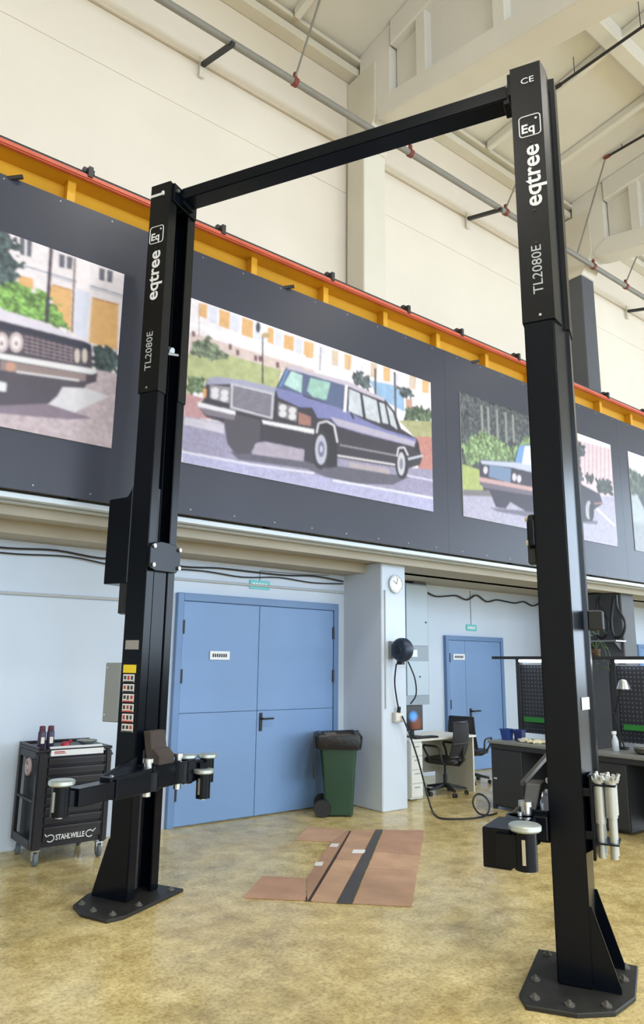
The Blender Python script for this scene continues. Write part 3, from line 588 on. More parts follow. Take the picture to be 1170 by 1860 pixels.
def grid_poster(name, key, x0, x1, z0, z1, label, nx):
    nz = int(round(nx*(z1-z0)/(x1-x0))); ss = 2
    U, V = np.meshgrid((np.arange(nx*ss)+0.5)/(nx*ss), (np.arange(nz*ss)+0.5)/(nz*ss)); A = (x1-x0)/(z1-z0); U_, V_ = U, V
    img = np.zeros(U.shape+(3,)); rng = np.random.RandomState(3)
    def vnoise(k):
        U, V = U_, V_; gx, gy = int(k*A)+3, k+3; g = rng.rand(gy, gx)
        x = U*(gx-2); y = V*(gy-2); xi = x.astype(int); yi = y.astype(int); fx = x-xi; fy = y-yi
        return (g[yi, xi]*(1-fx)*(1-fy)+g[yi, xi+1]*fx*(1-fy)+g[yi+1, xi]*(1-fx)*fy+g[yi+1, xi+1]*fx*fy)
    W1, W2 = vnoise(46)-.5, vnoise(47)-.5; U0, V0 = U, V; dark = vnoise(90)*.6+vnoise(34)*.4
    for r, g, b_, n, k, p in POSTER_ART[key]:
        U, V = (U0+W1*.05/A, V0+W2*.05) if n >= .2 else (U0, V0)      # ragged outlines for foliage
        px, py = np.array(p[0::2]), np.array(p[1::2]); ins = np.zeros(U.shape, bool); j = len(px)-1
        for i in range(len(px)):
            if py[i] != py[j]:
                c = ((py[i] > V) != (py[j] > V)) & (U < (px[j]-px[i])*(V-py[i])/(py[j]-py[i])+px[i]); ins ^= c
            j = i
        f = 1.0
        if n: f = (1+n*2*(0.6*vnoise(k)+0.4*vnoise(k*2)-0.5))[ins][:, None]
        img[ins] = np.array([r, g, b_])*f
        if n >= .2: img[ins] *= (0.62+0.66*np.clip((dark[ins]-.25)*2, 0, 1))[:, None]
    img = np.clip(img/255.0, 0, 1)
    img = np.where(img <= 0.04045, img/12.92, ((img+0.055)/1.055)**2.4)
    img = img.reshape(nz, ss, nx, ss, 3).mean((1, 3))
    sg = nx/(x1-x0)*0.0065; kr = np.exp(-0.5*(np.arange(-4, 5)/sg)**2); kr /= kr.sum()      # the print is a soft photograph
    for ax in (0, 1):
        pw = [(0, 0)]*3; pw[ax] = (4, 4); q_ = np.pad(img, pw, mode='edge')
        img = sum(kr[i]*(q_[i:i+img.shape[0]] if ax == 0 else q_[:, i:i+img.shape[1]]) for i in range(9))
    img = (0.90*img+0.10*img.mean(-1, keepdims=True))*0.90
    # mesh: (nx x nz) cells with per-face colour on a thin board
    xs = np.linspace(0, x1-x0, nx+1); zs = np.linspace(0, z1-z0, nz+1)
    XX, ZZ = np.meshgrid(xs, zs); co = np.stack([XX, np.zeros_like(XX), ZZ], -1).reshape(-1, 3)
    idx = np.arange((nx+1)*(nz+1)).reshape(nz+1, nx+1)
    q = np.stack([idx[:-1, :-1], idx[:-1, 1:], idx[1:, 1:], idx[1:, :-1]], -1).reshape(-1, 4)
    me = bpy.data.meshes.new(name); nv, nf = len(co), len(q)
    me.vertices.add(nv); me.vertices.foreach_set('co', co.ravel())
    me.loops.add(nf*4); me.loops.foreach_set('vertex_index', q.ravel().astype(np.int32))
    me.polygons.add(nf); me.polygons.foreach_set('loop_start', (np.arange(nf)*4).astype(np.int32))
    me.update(calc_edges=True); me.validate()
    # smooth point colours
    pad = np.pad(img, ((1, 1), (1, 1), (0, 0)), mode='edge')
    pc = (pad[:-1, :-1]+pad[1:, :-1]+pad[:-1, 1:]+pad[1:, 1:])/4
    ca = me.color_attributes.new('print', 'FLOAT_COLOR', 'POINT')
    ca.data.foreach_set('color', np.concatenate([pc, np.ones(pc.shape[:2]+(1,))], -1).reshape(-1).astype(np.float32))
    root = thing(name, label, 'poster', (x0, 5.689, z0), 0, 'car posters on the grey frieze')
    if 'poster_print' not in MATS:
        m = bpy.data.materials.new('poster_print'); m.use_nodes = True; nt = m.node_tree
        a = nt.nodes.new('ShaderNodeAttribute'); a.attribute_name = 'print'
        nt.links.new(a.outputs['Color'], nt.nodes['Principled BSDF'].inputs['Base Color']); nt.nodes['Principled BSDF'].inputs['Roughness'].default_value = 0.45
        MATS['poster_print'] = m
    me.materials.append(MATS['poster_print'])
    o = bpy.data.objects.new('print', me); COL.objects.link(o); o.parent = root
    obj('backing_board', box(0, x1-x0, 0.001, 0.010, 0, z1-z0), M_white, root)
    return root
grid_poster('car_poster', 'p1', -1.1, 2.185, 3.36, 4.98, 'leftmost poster, chrome car bumper and grille before yellow arched building', 520)
grid_poster('car_poster', 'p2', 2.84, 6.13, 3.36, 4.98, 'poster of long dark limousine seen whole, between the lift posts', 460)
grid_poster('car_poster', 'p3', 6.67, 10.2, 3.38, 5.0, 'poster of dark car under trees, partly behind the right lift post', 330)
grid_poster('car_poster', 'p4', 10.72, 14.2, 3.38, 5.0, 'grey-blue poster cut off by the right picture edge', 160)

# yellow crane girder with red conductor rail above the frieze
g = thing('crane_girder', 'yellow steel crane girder with red rail above grey frieze', 'girder', (0, 5.70, 5.30))
obj('web', box(X0+.01, X1-.01, 0.20, 0.22, 0, 0.46), M_yellow, g)
obj('top_flange', box(X0+.01, X1-.01, 0.02, 0.40, 0.445, 0.475), M_yellow, g)
obj('bottom_flange', box(X0+.01, X1-.01, 0.05, 0.40, 0.005, 0.035), M_yellow, g)
obj('conductor_rail', box(X0+.01, X1-.01, -0.04, 0.02, 0.435, 0.490), M_red, g, bevel=0.012, seg=2)
obj('cable_track', tube([(X0+.01, 0.03, 0.525), (X1-.01, 0.03, 0.525)], 0.022), M_dark, g)
for x in [-4.5,-3.4,-2.3,-1.25,-.2,.75,1.69,2.65,3.605,4.56,5.476,6.398,7.364,8.37,9.376,10.18,11.12,12.1,13.1,14.1,15.1,16.1]:
    obj('stiffener', box(x-0.035, x+0.035, 0.09, 0.20, 0.036, 0.444), M_yellow, g)
for x in [-3.4,-2.1,-.8,.5,1.80,3.15,4.55,5.74,6.71,7.90,9.05,10.19,11.4,12.6,13.8]:
    obj('rail_clip', [box(x-0.02, x+0.02, -0.055, 0.05, 0.46, 0.56), box(x-0.05, x+0.05, 0.0, 0.045, 0.53, 0.575)], M_dark, g)
for x in [1.18, 3.95, 6.95]:
    obj('lock_bolt', cyl((x-0.05, 0.03, 0.17), (x+0.07, -0.05, 0.20), 0.02, n=8), M_dark, g)

# ------------------------------------------------------------------ roof
ROOF0, SLOPE = 10.10, 0.12
def roofz(y): return ROOF0+SLOPE*(6.5-y)
struct('ceiling', prism([(X0, 7.0, roofz(7.0)), (X0, Y0, roofz(Y0)), (X0, Y0, roofz(Y0)+0.25), (X0, 7.0, roofz(7.0)+0.25)], (X1-X0, 0, 0)), M_conc)
struct('trim_4', [box(X0, X1, 6.58, YW-0.036, 9.80, 9.92), box(X0, X1, 6.52, YW-0.036, 9.98, 10.04)], M_beige, bevel=0.01)
for i, cx in enumerate(COLX):
    t = struct_root('ceiling_truss', (cx, 0, 0)); w = 0.40
    def bz(y): return 8.76+0.205*(y-6.1) if y > -3 else 8.76+0.205*(-3-6.1)
    ye = 6.55
    obj('end_block', prism([(0.03, ye, 8.86), (0.03, ye, roofz(ye)), (0.03, 5.92, roofz(5.92)), (0.03, 5.92, bz(5.92))], (w-.06, 0, 0)), M_conc, t, bevel=0.015)
    obj('lower_chord', prism([(0, 6.15, bz(6.15)), (0, -3, bz(-3)), (0, -3, bz(-3)+0.34), (0, 5.9, bz(5.9)+0.34), (0, 6.15, bz(6.15)+.1)], (w, 0, 0)), M_conc, t, bevel=0.02)
    obj('upper_chord', prism([(0, 5.9, roofz(5.9)-0.001), (0, 5.9, roofz(5.9)-0.40), (0, -3, roofz(-3)-0.40), (0, -3, roofz(-3)-0.001)], (w, 0, 0)), M_conc, t, bevel=0.02)
    obj('web_panel', prism([(0.14, 5.9, bz(5.9)+.3), (0.14, -3, bz(-3)+.3), (0.14, -3, roofz(-3)-.3), (0.14, 5.9, roofz(5.9)-.3)], (0.12, 0, 0)), M_conc, t)
    for y in (5.36, 4.15, 2.4, 0.4, -1.6):
        obj('web_post', box(0.03, w-.03, y-0.09, y+0.09, bz(y)+0.2, roofz(y)-0.3), M_conc, t, bevel=0.015)
# ribs of the roof slabs: along the fall between the trusses, and purlins along the hall
for i in range(len(COLX)-1):
    for k in range(1, 4):
        x = COLX[i]+0.2+(COLX[i+1]-COLX[i])*k/4
        struct('ceiling_rib', prism([(x-.05, 6.5, roofz(6.5)), (x-.05, Y0, roofz(Y0)), (x-.05, Y0, roofz(Y0)-.16), (x-.05, 6.5, roofz(6.5)-.16)], (0.10, 0, 0)), M_conc, bevel=0.02)
for y in (4.2, 1.2, -1.8, -4.8):
    struct('ceiling_purlin', box(X0, X1, y-.11, y+.11, roofz(y)-.24, roofz(y)+.02), M_conc, bevel=0.02)

# heating main along the wall with brackets, clamps and risers
p = thing('sprinkler_pipe', 'long grey pipe running high along the cream wall on brackets', 'pipe', (0, 6.2, 8.63))
obj('main_pipe', cyl((X0+.01, 0, 0), (X1-.01, 0, 0), 0.045, n=14), M_pipe, p, shade=True)
for x in (-1.5, 3.44, 8.32, 13.25, 18.1):
    k = obj('bracket_arm', [bar((x-0.07, 0.57, 0.07), (x, -0.06, -0.06), 0.05, 0.05)], M_dark, p)
    obj('wall_plate', box(x-0.10, x-0.03, 0.555, 0.575, -0.10, 0.18), M_beige, k)
for x in (-0.6, 4.36, 6.37, 8.5, 11.0, 12.1): obj('clamp', [cyl((x-.03, 0, 0), (x+.03, 0, 0), 0.058, n=12), box(x-.02, x+.02, -.02, .02, .04, .13)], M_clamp, p)
for n_, (a, b_) in enumerate([((4.36, 0, 0.06), (4.36, -1.0, 1.62)), ((8.5, 0, 0.06), (8.3, -1.15, 1.38)), ((10.5, 0, 0.06), (10.45, -0.68, 1.54)), ((12.1, 0, .06), (12.1, -.9, 1.6))]):
    obj('riser', cyl(a, b_, 0.014, n=8), M_pipe, p, shade=True)
for x, y in ((8.3, 5.05), (10.45, 5.52)):
    b_ = thing('branch_pipe', 'thin dark branch pipe under the roof, %s' % ('just right of the right lift post top' if x < 9 else 'low at the right picture edge with red joint'), 'pipe', (x, y, 10.01 if x < 9 else 10.17), 0, 'branch pipes under the roof')
    obj('tube', cyl((0, 0, 0), (0, -9.5, 0), 0.022, n=10), M_dark, b_, shade=True)
    obj('joint', cyl((0, 0.03, 0), (0, -0.07, 0), 0.032, n=10), M_dark if x < 9 else M_clamp, b_)
    for yy in (-.3, -1.3, -3.5, -6): obj('hanger', cyl((0, yy, 0), (0, yy, roofz(y+yy)-(10.01 if x < 9 else 10.17)), 0.006, n=6), M_dark, b_)

# ------------------------------------------------------------------ doors and signs
d = struct_root('door_1', (3.42, YW, 0)); W1 = 2.15
obj('door_frame', [box(0, .07, -.06, 0, 0, 2.30), box(W1-.07, W1, -.06, 0, 0, 2.30), box(.07, W1-.07, -.06, 0, 2.22, 2.30)], M_door2, d, bevel=0.004)
for a, b_, side in ((0.075, 1.012, 0), (1.018, W1-.075, 1)):
    lf = obj('door_leaf', [box(a, b_, -.045, -.002, 1.085, 2.215), box(a, b_, -.045, -.002, 0.012, 1.081)], M_door, d, bevel=0.003)
    for z in (0.32, 1.45, 1.95):
        xh = 0.078 if side == 0 else W1-.078
        obj('hinge', cyl((xh, -.055, z-.07), (xh, -.055, z+.07), 0.014, n=8), M_dark, lf)
    if side:
        h = obj('handle_plate', box(1.045, 1.085, -.056, -.045, 0.87, 1.06), M_black, lf, bevel=0.004)
        obj('door_handle', [cyl((1.065, -.05, 1.0), (1.065, -.10, 1.0), 0.011, n=8), cyl((1.06, -.10, 1.0), (1.20, -.10, 1.0), 0.010, n=8)], M_black, lf)
d2 = struct_root('door_2', (8.455, YA, 0)); W2 = 1.40
obj('door_frame', [box(0, .07, -.06, 0, 0, 2.04), box(W2-.07, W2, -.06, 0, 0, 2.04), box(.07, W2-.07, -.06, 0, 1.97, 2.04)], M_door2, d2, bevel=0.004)
for a, b_ in ((.075, .448), (.452, W2-.075)):
    lf = obj('door_leaf', box(a, b_, -.045, -.002, .012, 1.965), M_door, d2, bevel=0.003)
obj('door_handle', [box(.52, .56, -.056, -.045, .74, .93), cyl((.54, -.05, .89), (.54, -.10, .89), .011, n=8), cyl((.535, -.10, .89), (.72, -.10, .89), .011, n=8)], M_black, lf)
for z in (.3, 1.0, 1.7): obj('hinge', cyl((.078, -.055, z-.07), (.078, -.055, z+.07), .014, n=8), M_dark, lf)
d3 = struct_root('door_3', (14.2, YA, 0))
obj('door_frame', [box(0, .07, -.06, 0, 0, 2.04), box(.93, 1.0, -.06, 0, 0, 2.04), box(.07, .93, -.06, 0, 1.97, 2.04)], M_door2, d3)
obj('door_leaf', box(.075, .925, -.045, -.002, .012, 1.965), M_door, d3)

M_teal = mat('teal_sign_face', (92,176,176), 0.4, emit=(92,176,176), estr=0.15)
M_ink = mat('dark_ink', (58,60,70), 0.6)
def sign(name, label, x, y, z, w, h, face, marks, n):
    t = thing(name, label, 'sign', (x, y, z))
    obj('plate', box(-w/2, w/2, -.012, 0, -h/2, h/2), face, t, bevel=.002)
    for k in range(marks):
        a = -w*.38+w*.76*k/marks
        obj('print', box(a, a+w*.76/marks*.7, -.0135, -.012, -h*.2, h*.2), M_white if face is M_teal else M_ink, t)
    return t
e = sign('exit_sign', 'small teal exit sign above the big double door', 4.45, YW-.002, 2.455, .27, .10, M_teal, 5, 0)
obj('wire', tube([(0.0, -.004, .05), (0.0, -.004, .16), (0.55, -.004, .17), (1.0, -.004, .19)], .005, 5), M_pipe, e)
e = sign('exit_sign', 'small teal exit sign above the narrow door in the alcove', 9.12, YA-.002, 2.18, .25, .10, M_teal, 5, 0)
obj('wire', tube([(0, -.004, .05), (0, -.004, .60)], .005, 5), M_pipe, e)
sign('door_plaque', 'white name plaque on the left leaf of the double door', 3.94, YW-.047, 1.665, .24, .09, M_white, 7, 0)
sign('door_plaque', 'white name plaque on the narrow alcove door', 8.75, YA-.047, 1.715, .27, .09, M_white, 6, 0)
# thin conduit and cables along the wall
M_cond = mat('pale_conduit', (186,190,192), .5)
tag(obj('wall_conduit', tube([(-6.9, YW-.02, 2.16), (0.0, YW-.02, 2.17), (2.9, YW-.02, 2.19), (2.9, YW-.02, 2.44), (5.45, YW-.02, 2.45), (5.68, YW-.02, 2.45)], .014, 8), M_cond, loc=(2.9, YW-.02, 2.2)), 'thin grey conduit running along the white wall beside the double door', 'conduit')
def sag(x0, x1, y, z, n, amp, seed):
    rnd = random.Random(seed); pts = []
    for i in range(n+1): pts.append((x0+(x1-x0)*i/n, y+rnd.uniform(-.01, .0), z-amp*abs(math.sin(i*1.3+seed))+rnd.uniform(-.012, .012)))
    return smooth(pts, 4)
tag(obj('cable', tube(sag(-4, 5.66, YW-.03, 2.62, 22, .04, 1), .010, 6), M_dark, loc=(0, YW-.03, 2.7)), 'upper dark cable sagging along the wall above the double door', 'cable', 'cables under the runway beam')
tag(obj('cable', tube(sag(-4, 5.66, YW-.03, 2.56, 20, .035, 2), .008, 6), M_dark, loc=(0, YW-.03, 2.62)), 'lower dark cable sagging along the wall above the double door', 'cable', 'cables under the runway beam')
tag(obj('cable', tube(sag(8.0, 12.0, YA-.03, 2.72, 16, .10, 3), .013, 6), M_dark, loc=(8, YA-.03, 2.7)), 'dark cable sagging along the alcove wall above narrow door', 'cable')

# ------------------------------------------------------------------ two-post lift
L = thing('car_lift', 'tall anthracite two-post car lift with overhead crossbeam', 'car lift', (2.828, 3.653, 0), math.radians(-63.09))
def lb(a0, a1, b0, b1, z0, z1): return box(a0, a1, -b0, -b1, z0, z1)      # b runs towards the front (camera) side
def lp(a, b, z): return (a, -b, z)
M_yel = mat('yellow_sticker', (232,206,40), 0.5); M_redp = mat('red_print', (176,60,58), 0.5); M_pale = mat('pale_sticker', (226,222,216), 0.5); M_rate = mat('rating_plate', (150,146,142), 0.4)
def column(s):
    """s=-1 left post, +1 right post; channel opens to the other post"""
    def A(a): return s*a
    ai, ao = 1.3775, 1.5525
    # C-channel with two lips, as one swept profile
    prof = [(ai, 0), (ao, 0), (ao, -.345), (ai, -.345), (ai, -.255), (ai+.012, -.255), (ai+.012, -.333), (ao-.012, -.333), (ao-.012, -.012), (ai+.012, -.012), (ai+.012, -.09), (ai, -.09)]
    col = obj('column', prism([lp(A(a), b, 0.022) for a, b in prof], (0, 0, 5.40)), M_lift, L, bevel=0.013, seg=3, shade=True)
    plate = [(1.22, -.43), (1.22, .20), (1.27, .31), (1.50, .29), (1.66, .19), (1.74, -.02), (1.74, -.43)]
    bp = obj('base_plate', prism([lp(A(a), b, 0.0) for a, b in plate], (0, 0, 0.022)), M_plate, col, bevel=0.004)
    for a, b in ((1.30, .22), (1.46, .22), (1.62, .15), (1.68, -.20), (1.28, -.36), (1.68, -.37), (1.27, 0.0)):
        obj('anchor_bolt', [cyl(lp(A(a), b, .022), lp(A(a), b, .030), .024, n=12), cyl(lp(A(a), b, .028), lp(A(a), b, .038), .014, n=6), cyl(lp(A(a), b, .038), lp(A(a), b, .045), .007, n=8)], M_bolt, col)
    for b in (-.008, -.345):
        obj('gusset', prism([lp(A(ao), b, .022), lp(A(1.68), b, .022), lp(A(1.68), b, .05), lp(A(ao+.012), b, .40), lp(A(ao), b, .40)], (0, 0.010 if b > -.1 else -0.010, 0)), M_lift, col)
    # hose duct on the outer side
    obj('hose_duct', prism([lp(A(a), b, .65) for a, b in ((ao+.0005, -.016), (1.598, -.185), (1.618, -.20), (1.618, -.31), (ao+.0005, -.31))], (0, 0, 4.71)), M_lift, col, bevel=.003, seg=2)
    # upper cover carrying the lettering
    cov = [(1.370, .008), (1.562, .008), (1.586, -.10), (1.590, -.178), (1.625, -.184), (1.625, -.345), (1.56, -.353), (1.370, -.353), (1.370, -.255), (1.374, -.255), (1.374, -.349), (1.556, -.349), (1.556, .004), (1.374, .004), (1.374, -.09), (1.370, -.09)]
    obj('upper_cover', prism([lp(A(a), b, 3.64) for a, b in cov], (0, 0, 1.82)), M_liftc, col)
    obj('cover_cap', prism([lp(A(a), b, 5.44) for a, b in ((1.376, -.10), (1.376, 0.002), (1.556, .002), (1.580, -.1), (1.584, -.184), (1.618, -.188), (1.618, -.34), (1.376, -.34), (1.376, -.25))], (0, 0, .012)), M_liftc, col)
    fb = 0.009
    cx = A(1.478)
    F = lambda a, z, o=.001: lp(a, fb+o, z)
    lettering('brand_lettering', 'eqtree', .155, F(cx, 4.63), (0, 0, 1), (-1, 0, 0), M_white, col, bold=.0028, width=.435)
    lettering('model_lettering', 'TL2080E', .085, F(cx, 3.98), (0, 0, 1), (-1, 0, 0), mat('grey_print', (188,190,192), .5), col, width=.325)
    lettering('logo_lettering', 'Eq', .088, F(cx-.012, 4.975), (1, 0, 0), (0, 0, 1), M_white, col, bold=.002)
    # rounded square around the logo
    ring = rrect(cx, 0, .132, .150, .022, 0)
    ring = [lp(x, fb+.001, 4.995+y) for x, y, z in ring]
    obj('logo_frame', tube(ring, .0035, 5, closed=True), M_white, col)
    obj('logo_mark', [lb(cx+.032, cx+.048, fb, fb+.0025, 5.036, 5.044), lb(cx+.036, cx+.044, fb, fb+.0025, 5.032, 5.048)], M_white, col)
    if s > 0: lettering('mark_lettering', 'CE', .062, F(cx, 5.335), (1, 0, 0), (0, 0, 1), M_white, col, width=.082)
    else: obj('cable_tie', [lb(A(1.565), A(1.44), fb, fb+.004, 5.350, 5.372), lb(A(1.445), A(1.425), fb, fb+.012, 5.345, 5.378)], M_white, col)
    for z in (4.385, 4.87, 4.16): obj('cover_screw', cyl(F(cx, z, 0), F(cx, z, .003), .009, n=8), M_black, col)
    obj('cover_screw', cyl(F(cx, 3.675, 0), F(cx, 3.675, .005), .009, n=8), M_chrome, col)
    # lift chain, hydraulic ram and inner guide inside the channel
    obj('ram', cyl(lp(A(1.47), -.17, .06), lp(A(1.47), -.17, 2.9), .038, n=14), M_black, col, shade=True)
    obj('inner_guide', lb(A(1.385), A(1.405), -.094, -.252, .98, 2.27), M_lift, col, bevel=.008, seg=2)
    obj('hose', tube(smooth([lp(A(1.44), -.12, 2.3), lp(A(1.43), -.13, 3.2), lp(A(1.45), -.125, 4.2), lp(A(1.44), -.12, 5.3)], 6), .010, 6), M_dark, col, shade=True)
    obj('chain_pulley', [cyl(lp(A(1.39), -.11, 3.99), lp(A(1.39), -.24, 4.03), .012, n=8), cyl(lp(A(1.385), -.16, 4.03), lp(A(1.43), -.16, 4.05), .03, n=12)], M_steel, col)
    # guard block across the channel with bolts
    gb = obj('guard_block', prism([lp(A(1.376), b, z) for b, z in ((.012, 2.27), (.012, 2.42), (-.03, 2.455), (-.11, 2.475), (-.30, 2.475), (-.355, 2.44), (-.355, 2.30), (-.31, 2.26), (-.05, 2.25))], (-s*.035, 0, 0)), M_lift, col, bevel=.004)
    for b, z in ((-.02, 2.43), (-.02, 2.29), (-.33, 2.44), (-.33, 2.30)): obj('bolt', cyl(lp(A(1.341), b, z), lp(A(1.325), b, z), .016, n=6), M_chrome, col)
    return col
cl = column(-1); cr = column(1)
# crossbeam
be = obj('crossbeam', lb(-1.33, 1.33, -.09, -.25, 5.335, 5.44), M_lift, L, bevel=.006, seg=2)
for s in (-1, 1):
    obj('beam_bracket', [lb(s*1.376, s*1.30, -.10, -.24, 5.30, 5.44), lb(s*1.376, s*1.345, -.02, -.335, 5.29, 5.455)], M_lift, be, bevel=.004)
    for b in (-.06, -.29): obj('bolt', cyl(lp(s*1.345, b, 5.40), lp(s*1.330, b, 5.40), .014, n=6), M_steel, be)
# left post extras: power unit cover, motor, control box, stickers
pu = obj('power_unit_cover', prism([lp(-1.5525, 0.0, 2.16), lp(-1.775, 0.0, 2.16), lp(-1.775, 0.0, 2.81), lp(-1.60, 0.0, 2.82), lp(-1.5525, 0.0, 2.90)], (0, .30, 0)), M_lift, cl, bevel=.006)
obj('motor', [cyl(lp(-1.62, -.12, 1.94), lp(-1.62, -.12, 2.16), .065, n=20), lb(-1.5525, -1.625, -.01, -.2, 1.94, 2.16)], M_black, cl, shade=True)
cb = obj('control_box', lb(-1.5525, -1.695, .0, -.11, 1.17, 1.585), mat('grey_control_box', (136,142,142), .5), cl, bevel=.006)
for z in (1.22, 1.55): obj('box_screw', cyl(lp(-1.67, .0, z), lp(-1.67, .005, z), .008, n=8), M_chrome, cl)
obj('rating_plate', lb(-1.525, -1.405, 0, .0015, 1.68, 1.745), M_rate, cl)
obj('warning_sticker', lb(-1.53, -1.415, 0, .0015, 1.515, 1.572), M_yel, cl)
for k in range(6):
    z1 = 1.505-k*.068
    st = obj('warning_sticker', lb(-1.525+.003*k, -1.425+.003*k, 0, .0015, z1-.056, z1), M_pale, cl)
    rnd = random.Random(k)
    obj('sticker_print', [lb(-1.522+.003*k, -1.428+.003*k, .0015, .0022, z1-.056, z1-.046)], M_redp if k in (2, 3, 4) else M_ink, cl)
    for j in range(3):
        a = -1.518+.003*k+j*.031
        obj('sticker_print', lb(a, a+.018+.004*rnd.random(), .0015, .0022, z1-.040+.006*rnd.random(), z1-.010), [M_ink, M_redp, M_ink][(j+k) % 3], cl)
# right post extras
obj('limit_switch_box', lb(1.618, 1.70, -.20, -.29, 1.80, 1.91), M_black, cr, bevel=.006)
obj('paper_label', prism([lp(1.570, -.07, 1.365), lp(1.599, -.18, 1.365), lp(1.599, -.18, 1.43), lp(1.570, -.07, 1.43)], (.0015, -.0004, 0)), M_white, cr)
obj('guard_switch', lb(1.3775, 1.330, -.03, -.10, 2.17, 2.42), M_black, cr, bevel=.006)
# carriages
def carriage(s, zc, gz=None, da=0.0, gm=None):
    A = lambda a: s*a
    c = obj('carriage', [lb(A(1.376), A(1.22), -.02, -.325, zc-.12, zc+.04), lb(A(1.372), A(1.30), .04, -.385, zc-.10, zc+.02)], M_lift, L, bevel=.006)
    # sloping rubber door guard
    gz = zc+.04 if gz is None else gz
    obj('door_guard', prism([lp(A(1.30+da), -.03, gz), lp(A(1.19+da), -.03, gz), lp(A(1.19+da), -.03, gz+.06), lp(A(1.24+da), -.03, gz+.105), lp(A(1.26+da), -.03, gz+.105), lp(A(1.28+da), -.03, gz+.22), lp(A(1.345+da*.4), -.03, gz+.22)], (0, .17, 0)), gm or M_rubber, c, bevel=.006)
    for b in (.0, -.345):
        obj('arm_pin', [cyl(lp(A(1.26), b, zc-.16), lp(A(1.26), b, zc+.06), .028, n=12), cyl(lp(A(1.26), b, zc+.06), lp(A(1.26), b, zc+.085), .04, n=12)], M_chrome, c, shade=True)
    return c
def pad(parent, a, b, z, h=.20, r=.068):
    obj('pad_sleeve', [cyl(lp(a, b, z-h), lp(a, b, z-.03), .052, n=18)], M_lift, parent, shade=True)
    obj('pad_screw', cyl(lp(a, b, z-h-.01), lp(a, b, z-.02), .022, n=12), M_chrome, parent, shade=True)
    obj('lift_pad', lathe([(.02, 0), (r, 0), (r+.008, .008), (r+.008, .026), (r, .032), (.02, .032)], lp(a, b, z-.03), n=24), mat('zinc_pad', (196,206,204), .35, .7), parent, shade=True)
    obj('pad_slot', lb(a-.008, a+.008, b+.050, b+.056, z-h*.85, z-.06), M_chrome, parent)
def arm(pts, z, w0, w1, h0, h1, pads, split=.55):
    (a0, b0), (a1, b1) = pts; d = Vector((a1-a0, b1-b0, 0))
    am, bm = a0+d.x*split, b0+d.y*split
    o = obj('lifting_arm', [bar(lp(a0, b0, z), lp(am, bm, z), w0, h0), cyl(lp(a0, b0, z-h0/2), lp(a0, b0, z+h0/2), w0*.62, n=16)], M_lift, L, bevel=.005)
    ps, pe = lp(a0+d.x*(split-.12), b0+d.y*(split-.12), z), lp(a1, b1, z)
    obj('arm_extension', bar(ps, pe, w1, h1), M_lift, o, bevel=.004)
    for a, b, pz in pads:
        obj('pad_bracket', bar(pe, lp(a, b, z), .06, h1*.8), M_lift, o)
        pad(o, a, b, pz)
    for t in (.1, split-.03): obj('arm_bolt', cyl(lp(a0+d.x*t, b0+d.y*t, z+h0/2), lp(a0+d.x*t, b0+d.y*t, z+h0/2+.02), .014, n=8), M_chrome, o)
    return o
carriage(-1, .86)
fa = arm([(-1.26, .0), (-1.26, .70)], .80, .13, .105, .125, .105, [(-1.265, .79, .91)])
obj('arm_gusset', prism([lp(-1.33, .03, .86), lp(-1.20, .03, .86), lp(-1.22, .42, .845), lp(-1.31, .42, .845)], (0, 0, .03)), M_lift, fa, bevel=.004)
obj('arm_lock_plate', prism([lp(-1.33, .06, .89), lp(-1.33, .06, .96), lp(-1.33, .40, .875)], (.02, 0, 0)), M_lift, fa)
arm([(-1.26, -.345), (-1.20, -.52)], .82, .13, .12, .15, .14, [(-1.27, -.46, .925), (-1.165, -.575, .925), (-1.12, -.47, .83)], .6)
cg = carriage(1, .80, .75, -.02, mat('grey_rubber', (92,92,92), .75, var=.1, scale=9))
arm([(1.24, .0), (1.20, .50)], .745, .14, .135, .14, .18, [(1.335, .49, .865)])
arm([(1.25, -.345), (1.30, -1.0)], .77, .12, .10, .11, .09, [(1.29, -1.06, .86)])
obj('arm_lock_lever', [bar(lp(1.22, -.15, .95), lp(1.33, -.55, 1.09), .024, .022)], mat('worn_grey_steel', (96,96,98), .45, .3), cg)
# rack with height adapters on the outer side of the right post
rk = obj('adapter_rack', [lb(1.5525, 1.59, -.015, -.06, .72, .76), lb(1.5525, 1.59, -.015, -.06, .93, .97), lb(1.585, 1.60, -.015, -.19, .62, 1.04), lb(1.59, 1.715, -.015, -.19, .985, .995), lb(1.59, 1.715, -.015, -.19, .70, .708)], M_lift, cr, bevel=.002)
for k, (a, b) in enumerate(((1.628, -.055), (1.628, -.145), (1.686, -.055), (1.686, -.145))):
    t = thing('height_adapter', ['silver height adapter in the post rack, front inner one', 'silver height adapter in the post rack, rear inner one', 'silver height adapter in the post rack, front outer one', 'silver height adapter in the post rack, rear outer one'][k], 'adapter', tuple(L.matrix_basis @ Vector(lp(a, b, .0))), L.rotation_euler.z, 'height adapters in the lift rack')
    M_ad = mat('silver_adapter', (178,180,174), .35, .55)
    obj('tube', cyl((0, 0, .83 if k else .80), (0, 0, 1.005), .029, n=16), M_ad, t, shade=True)
    obj('stem', cyl((0, 0, .63), (0, 0, .84), .019, n=14), M_ad, t, shade=True)
    obj('saddle', [lathe([(.015, 0), (.042, 0), (.044, .012), (.015, .014)], (0, 0, 1.004), n=16)]+[cyl((.034*math.cos(q), .034*math.sin(q), 1.014), (.044*math.cos(q), .044*math.sin(q), 1.036), .010, n=8) for q in (.4, 2.0, 3.6, 5.1)], M_ad, t)

